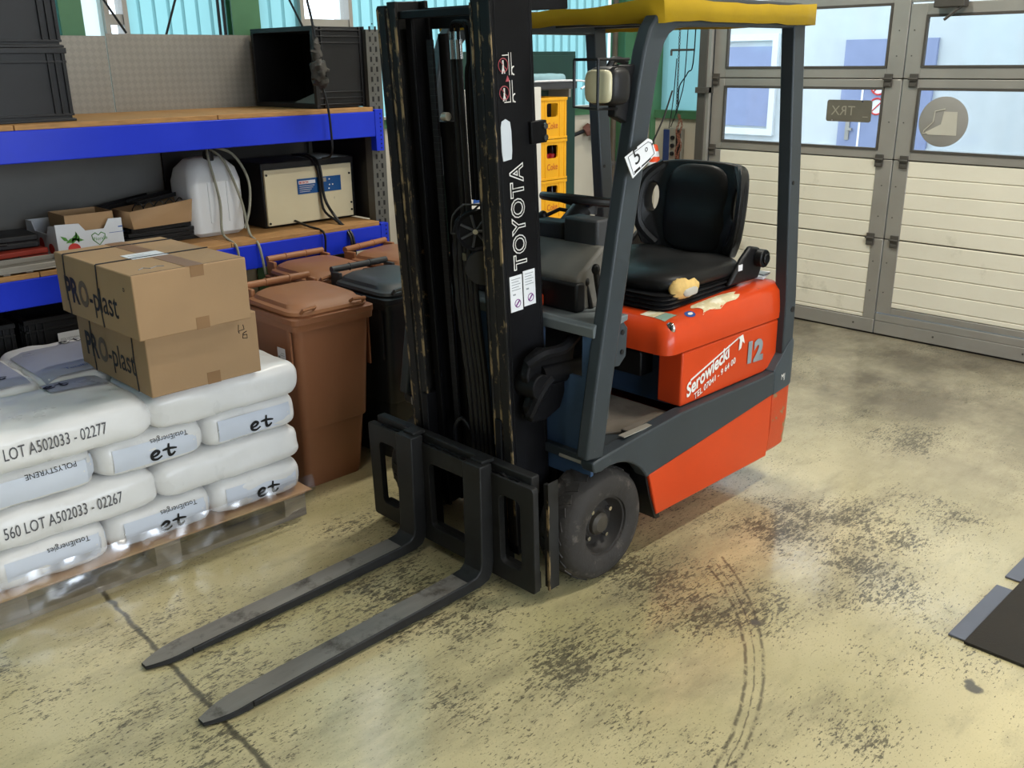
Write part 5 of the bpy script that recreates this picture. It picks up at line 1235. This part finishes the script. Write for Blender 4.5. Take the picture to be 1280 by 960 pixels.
bin_('brown wheelie bin in front, beside the white sacks, with small white sticker', (2.160, 3.495, 0), 0, BINB, BINL, True)
bin_('black wheelie bin with grey lid beside the front brown bin', (2.625, 3.50, 0), R(2), BINK, BINKL)
bin_('brown wheelie bin at the back, behind the front brown bin', (2.545, 3.948, 0), R(1), BINB, BINL)
bin_('brown wheelie bin at the back right, behind the black bin', (3.005, 3.912, 0), R(14), BINB, BINL)
# ------------------------------------------------------------------ drinks crates, white board, cabinet
t0 = None
zc = .262; CX, CY = 4.605, 4.50
GLB = mat('bottle_glass', '#2a1512', .12, var=.2); CAPR = mat('red_cap', '#b5242a', .4)
def bottle(loc, label):
    t = thing('glass_bottle', label, 'bottle', loc, 0, 'bottles in the yellow crates')
    bm = NB(); lathe(bm, [(0, 0), (.028, 0), (.031, .01), (.031, .11), (.026, .15), (.013, .20), (.012, .235), (0, .235)], (0, 0, 0), (0, 0, 1), 12); obj('bottle_glass', bm, GLB, t)
    bm = NB(); lathe(bm, [(0, .228), (.0145, .228), (.0145, .245), (0, .245)], (0, 0, 0), (0, 0, 1), 10); obj('bottle_cap', bm, WHITEP, t)
    bm = NB(); lathe(bm, [(.0315, .07), (.0322, .07), (.0322, .148), (.028, .152)], (0, 0, 0), (0, 0, 1), 12); obj('bottle_label', bm, CAPR, t)
    return t
ord_ = ['bottom', 'second lowest', 'third lowest', 'fourth lowest', 'second highest', 'topmost']
CL, CWd = .27, .36
bt = None
for k in range(6):
    z = .003+k*zc-.0; t = thing('drinks_crate', f'{ord_[k]} yellow drinks crate of the stack behind the forklift mast', 'crate', (CX, CY, z), 0, 'yellow drinks crates'); H = zc-.004
    def hole_(c): return rrect(c, H*.70, .105, .085, .014, 3)
    bm = NB(); plate(bm, [(-CL/2, 0), (CL/2, 0), (CL/2, H), (-CL/2, H)], [hole_(.0)], 'y', -CWd/2, -CWd/2+.012); plate(bm, [(-CL/2, 0), (CL/2, 0), (CL/2, H), (-CL/2, H)], [hole_(.0)], 'y', CWd/2-.012, CWd/2)
    box(bm, -CL/2, -CL/2+.012, -CWd/2+.012, CWd/2-.012, 0, H); box(bm, CL/2-.012, CL/2, -CWd/2+.012, CWd/2-.012, 0, H); box(bm, -CL/2+.012, CL/2-.012, -CWd/2+.012, CWd/2-.012, 0, .01)
    obj('crate_shell', bm, CRATEY, t)
    obj('crate_dark_insert', B(-CL/2+.014, CL/2-.014, -.055, -.05, .012, H-.03), BLACKP, t)  # black sheet added to darken the inside behind the handle hole
    bm = NB()
    for z0, z1 in ((H-.018, H), (0, .014)): box(bm, -CL/2-.004, CL/2+.004, -CWd/2-.005, -CWd/2, z0, z1); box(bm, CL/2, CL/2+.004, -CWd/2, CWd/2, z0, z1); box(bm, -CL/2-.004, -CL/2, -CWd/2, CWd/2, z0, z1)
    for x in (-.115, -.068, .068, .115): box(bm, x-.004, x+.004, -CWd/2-.004, -CWd/2, .014, H-.018)
    obj('crate_rim', bm, CRATEY, t, bev=.0015)
    text('crate_lettering', 'Coke', .058, mat('faded_red_print', '#c2622a', .5), t, (-.052, -CWd/2-.0015, H*.24), (1, 0, .05), (0, 0, 1), offset=.0008, sx=.8)
    if k < 5 and k > 0:
        for q, x in enumerate((-.07, 0, .07)):
            bottle((CX+x, CY-.11, z+.0105), f'{["left", "middle", "right"][q]} front bottle in the {ord_[k]} yellow drinks crate')
t = thing('white_board', 'tall white board leaning behind the mast, left of the yellow crates', 'board', (4.13, 4.29, 0))
obj('panel', B(3.80, 4.458, 4.28, 4.305, 0, 1.64), mat('white_laminate', '#d9d6ce', .5, var=.04), t, world=True, bev=.003)
bm = NB(); prism(bm, [(3.86, .98), (3.92, .98), (3.905, 1.10), (3.882, 1.13)], 'y', 4.275, 4.28); obj('blue_mark', bm, INKP if False else INKB, t, world=True)
t = thing('metal_cabinet', 'dark green metal cabinet against the back wall behind the yellow crates', 'cabinet', (4.62, 4.82, 0))
obj('cabinet_body', B(3.98, 5.27, 4.72, 4.92, .0, 1.855), GREEND, t, world=True, bev=.004)
for a, b_ in ((4.0, 4.62), (4.63, 5.25)): obj('cabinet_door', B(a, b_, 4.70, 4.72, .03, 1.83), GREEND, t, world=True, bev=.004)
obj('door_knob', B(4.60, 4.615, 4.69, 4.70, .95, 1.05), ALU, t, world=True)
o = obj('black_box', B(4.60, 4.82, 4.74, 4.86, 1.857, 1.93), BLACKP, bev=.01); tag(o, 'small black box on top of the dark green cabinet', 'box')
t = thing('folding_rack', 'grey folded metal rack jutting out in front of the dark green cabinet', 'rack', (4.85, 4.55, 1.6))
obj('tray_front', B(4.60, 5.02, 4.48, 4.50, 1.615, 1.665), GREYD, t, world=True, bev=.004); obj('tray_floor', B(4.60, 5.02, 4.50, 4.69, 1.612, 1.622), ALU, t, world=True)
bm = NB(); tube(bm, [(4.60, 4.478, 1.668), (4.95, 4.478, 1.668), (5.10, 4.478, 1.658), (5.115, 4.478, 1.635), (5.06, 4.478, 1.612)], .007, 6, smooth=4); obj('white_cord', bm, PAPERW, t, world=True)
bm = NB(); box(bm, 4.62, 4.64, 4.50, 4.69, 1.56, 1.612); box(bm, 4.96, 4.98, 4.50, 4.69, 1.56, 1.612); obj('rack_bracket', bm, ALU, t, world=True)
t = thing('folded_cloth', 'pale blue folded cloth lying on the grey metal rack', 'cloth', (4.8, 4.58, 1.625))
CLB = mat('pale_blue_cloth', '#8fb0b8', .8, var=.1)
bm = NB(); sellip(bm, (4.80, 4.57, 1.675), .17, .06, .040, 6, 4, 4, 8, amp=.008, fs=9); obj('cloth', bm, CLB, t, world=True)
# green crate behind the steering wheel
t = thing('green_crate', 'green drinks crate beside the yellow crates, behind the steering wheel', 'crate', (4.90, 4.50, 0)); GRC = mat('green_plastic', '#3f9a4a', .45)
for k in range(3):
    bm = NB(); plate(bm, rect(-.14, .14, 0, .25), [rrect(0, .19, .11, .05, .015, 3)], 'y', -.17, -.158); box(bm, -.14, .14, .158, .17, 0, .25); box(bm, -.14, -.128, -.158, .158, 0, .25); box(bm, .128, .14, -.158, .158, 0, .25); box(bm, -.128, .128, -.158, .158, 0, .012)
    if k < 1: obj('crate_shell', bm, GRC, t); obj('crate_band', B(-.143, .143, -.176, -.17, .22, .25), GRC, t)
    else:
        t2 = thing('green_crate', f'green drinks crate beside the yellow crates, {["", "second from the floor", "third from the floor"][k]}', 'crate', (4.90, 4.50, .252*k)); obj('crate_shell', bm, GRC, t2); obj('crate_band', B(-.143, .143, -.176, -.17, .22, .25), GRC, t2)
t['label'] = 'green drinks crate beside the yellow crates, lowest on the floor'
# pipe with tap, wall tools
t = thing('standpipe', 'dark vertical pipe with a wall bracket in front of the green column', 'pipe', (5.80, 4.80, 0))
bm = NB(); cyl(bm, (5.80, 4.80, 0), (5.80, 4.80, 4.4), .022, 12); obj('pipe', bm, mat('rusty_pipe', '#4b4235', .6, var=.3), t, world=True)
bm = NB(); cyl(bm, (5.80, 4.80, 1.02), (5.80, 4.80, 1.05), .03, 12); tube(bm, [(5.80, 4.80, 1.035), (5.76, 4.77, 1.035)], .012, 6); obj('pipe_clamp', bm, GASKET, t, world=True)
t = thing('pipe_wrench', 'rusty red tool hanging on the beige wall beside the dark pipe', 'tool', (5.5, 4.93, 1.25))
bm = NB(); tube(bm, [(5.30, 4.93, 1.235), (5.45, 4.93, 1.25), (5.60, 4.93, 1.28)], .015, 7, smooth=3); obj('tool_handle', bm, BLACKP, t, world=True)
bm = NB(); sellip(bm, (5.69, 4.92, 1.29), .09, .03, .045, 2.2, 2, 2.2, 6, amp=.03, fs=20, seed=5); obj('tool_head', bm, mat('rusty_red', '#5d3a30', .7, var=.3), t, world=True)
bm = NB(); obox(bm, (5.73, 4.92, 1.235), (.04, .02, .07), (0, 20, 0)); obj('tool_jaw', bm, GASKET, t, world=True)
# things in the corner by the gate
t = thing('traffic_cone', 'small orange and white traffic cone on the ledge behind the forklift seat', 'cone', (6.02, 4.58, .62))
o = obj('ledge', B(5.85, 6.17, 4.42, 4.66, .0, .90), BEIGEW); tag(o, 'low beige wall ledge in the corner by the gate', 'ledge')
t.location = (6.02, 4.56, .902); CONE = mat('cone_orange', '#f0552a', .45)
bm = NB(); lathe(bm, [(.075, 0), (.058, .08)], (0, 0, .012), (0, 0, 1), 20); obj('lower_orange', bm, CONE, t)
bm = NB(); lathe(bm, [(.058, .08), (.046, .13)], (0, 0, .012), (0, 0, 1), 20); obj('white_band', bm, PAPERW, t)
bm = NB(); lathe(bm, [(.046, .13), (.038, .17)], (0, 0, .012), (0, 0, 1), 20); obj('orange_band', bm, CONE, t)
bm = NB(); lathe(bm, [(.038, .17), (.03, .21)], (0, 0, .012), (0, 0, 1), 20); obj('white_band', bm, PAPERW, t)
bm = NB(); lathe(bm, [(.03, .21), (.022, .25), (.012, .26), (0, .26)], (0, 0, .012), (0, 0, 1), 20); obj('orange_tip', bm, CONE, t)
obj('cone_base', B(-.10, .10, -.10, .10, 0, .014), CONE, t, bev=.004)
t = thing('gate_control_box', 'wall-mounted gate control box with blue cover and dark buttons', 'control box', (6.19, 4.5, 1.02))
obj('box_body', B(6.15, 6.195, 4.41, 4.58, 1.02, 1.29), mat('grey_box', '#8e8a7d', .5), t, world=True, bev=.006)
obj('blue_cover', B(6.14, 6.15, 4.52, 4.575, 1.03, 1.28), mat('navy', '#27365f', .4), t, world=True, bev=.003)
obj('dark_strip', B(6.14, 6.15, 4.415, 4.455, 1.03, 1.28), BLACKP, t, world=True, bev=.003)
for z in (1.10, 1.16, 1.22):
    bm = NB(); cyl(bm, (6.15, 4.488, z), (6.135, 4.488, z), .016, 14); obj('push_button', bm, BLACKP, t, world=True)
CHN = mat('chain_steel', '#33302c', .5, metal=.5); CHR = mat('rusty_chain', '#7a4a35', .7)
t = thing('gate_chain', 'looped steel pull chain with rusty lower end hanging beside the gate', 'chain', (6.13, 4.42, 1.1))
for nm, y, z0, z1, m_ in (('chain_strand', 4.445, 1.42, 3.2, CHN), ('rusty_strand', 4.40, 1.05, 1.42, CHR), ('rusty_strand', 4.425, 1.08, 1.42, CHR)):
    bm = NB(); n_ = int((z1-z0)/.022)
    for k in range(n_):
        z = z0+k*.022; c = Vector((6.12, y+(.012*math.sin(k*.9) if m_ is CHR else 0)-.0*(z-z0), z)); ax_ = (1, 0) if k % 2 else (0, 1)
        pts = [c+Vector((.007*math.cos(a*math.pi/3)*ax_[0], .007*math.cos(a*math.pi/3)*ax_[1], .014*math.sin(a*math.pi/3))) for a in range(6)]
        tube(bm, pts, .0032, 4, closed=True)
    obj(nm, bm, m_, t, world=True, kind='stuff')
bm = NB(); tube(bm, [(6.10, 4.50, 1.86), (6.10, 4.30, 1.86)], .009, 6); tube(bm, [(6.10, 4.50, 1.86), (6.10, 4.50, 1.82)], .009, 6); obj('chain_guide', bm, GASKET, t, world=True)
t = thing('gate_cable', 'thin black control cable looping beside the gate chain', 'cable', (6.12, 4.4, 1.3))
bm = NB(); tube(bm, [(6.11, 4.30, 3.0), (6.11, 4.30, 1.86), (6.11, 4.35, 1.70), (6.11, 4.42, 1.60), (6.12, 4.43, 1.45)], .005, 6, smooth=5); tube(bm, [(6.11, 4.36, 3.0), (6.11, 4.37, 1.8), (6.11, 4.41, 1.5), (6.13, 4.50, 1.30)], .004, 6, smooth=5); obj('cable', bm, HOSE, t, world=True)
bm = NB(); tube(bm, [(6.11, 4.455, 1.8), (6.12, 4.48, 1.5), (6.15, 4.53, 1.29)], .004, 6, smooth=4); obj('cable_end', bm, HOSE, t, world=True)
# rubber mat by the right edge
t = thing('rubber_mat', 'black rubber floor mat with grey metal edge strips at the right', 'mat', (3.6, .3, 0))
obj('mat_sheet', B(2.85, 5.2, -.6, .845, .001, .011), MATB, t, world=True, bev=.002)
for a, b_ in ((2.862, 3.29), (3.37, 3.80), (3.88, 4.3)): obj('edge_strip', B(a, b_, .845, .900, .001, .0085), MATE, t, world=True, bev=.002)
# ceiling lamp fittings
for i, (x, y, sx, sy, pw) in enumerate(LAMPS):
    t = thing('ceiling_lamp', ['tube lamp on the ceiling behind the forklift', 'tube lamp on the ceiling on the open side of the forklift', 'tube lamp on the ceiling above the fork tips', 'tube lamp on the ceiling behind the viewer'][i], 'lamp', (x, y, 4.3), 0, 'ceiling lamps')
    obj('lamp_housing', B(-sx/2, sx/2, -sy/2, sy/2, .02, .08), PAPERW, t, bev=.01)
    bm = NB()
    for xx in (-sx*.35, sx*.35): cyl(bm, (xx, 0, .08), (xx, 0, .2), .008, 8)
    obj('lamp_hanger', bm, ALU, t)
# ------------------------------------------------------------------ pieces that can be told apart become parts of their own
SPLIT = {'battery_connector', 'dash_pod', 'corner_rib', 'handle_bracket', 'rack_brace', 'rack_bracket', 'moulded_ribs', 'feet', 'lamp_hanger', 'bolt', 'screw', 'wheel_nut', 'end_seam', 'pulley_rib', 'chassis_core', 'printed_leaf', 'printed_tomato', 'spokes', 'bolt_hole', 'tilt_mount_lug', 'cable', 'red_ring'}
STUFF = {'crate_ribs', 'decal_print', 'label_print', 'sticker_print', 'printed_lines', 'warning_pictogram', 'warning_ring', 'decal_pictogram', 'printed_logo', 'grease_bead', 'crate_rim'}
RENAME = {'feet': 'tray_foot', 'spokes': 'steering_spoke', 'moulded_ribs': 'moulded_rib'}
def islands(me):
    n = len(me.vertices); p = list(range(n))
    def f(a):
        while p[a] != a: p[a] = p[p[a]]; a = p[a]
        return a
    for e in me.edges: p[f(e.vertices[0])] = f(e.vertices[1])
    r = {}
    for i in range(n): r.setdefault(f(i), []).append(i)
    return list(r.values())
for o in list(COL.objects):
    if o.type != 'MESH': continue
    st = o.name.split('.')[0]
    if st in STUFF: o['kind'] = 'stuff'
    if st not in SPLIT or o.get('kind') == 'stuff': continue
    isl = islands(o.data)
    if len(isl) < 2: continue
    src = o.data
    for k, ix in enumerate(isl):
        keep = set(ix); bm = NB(); bm.from_mesh(src); bm.verts.ensure_lookup_table()
        bmesh.ops.delete(bm, geom=[v for v in bm.verts if v.index not in keep], context='VERTS')
        me = bpy.data.meshes.new(st); bm.to_mesh(me); bm.free()
        if len(me.materials) == 0: me.materials.append(src.materials[0])
        c = o if k == 0 else o.copy()
        c.data = me
        if k: COL.objects.link(c)
        c.name = RENAME.get(st, st)
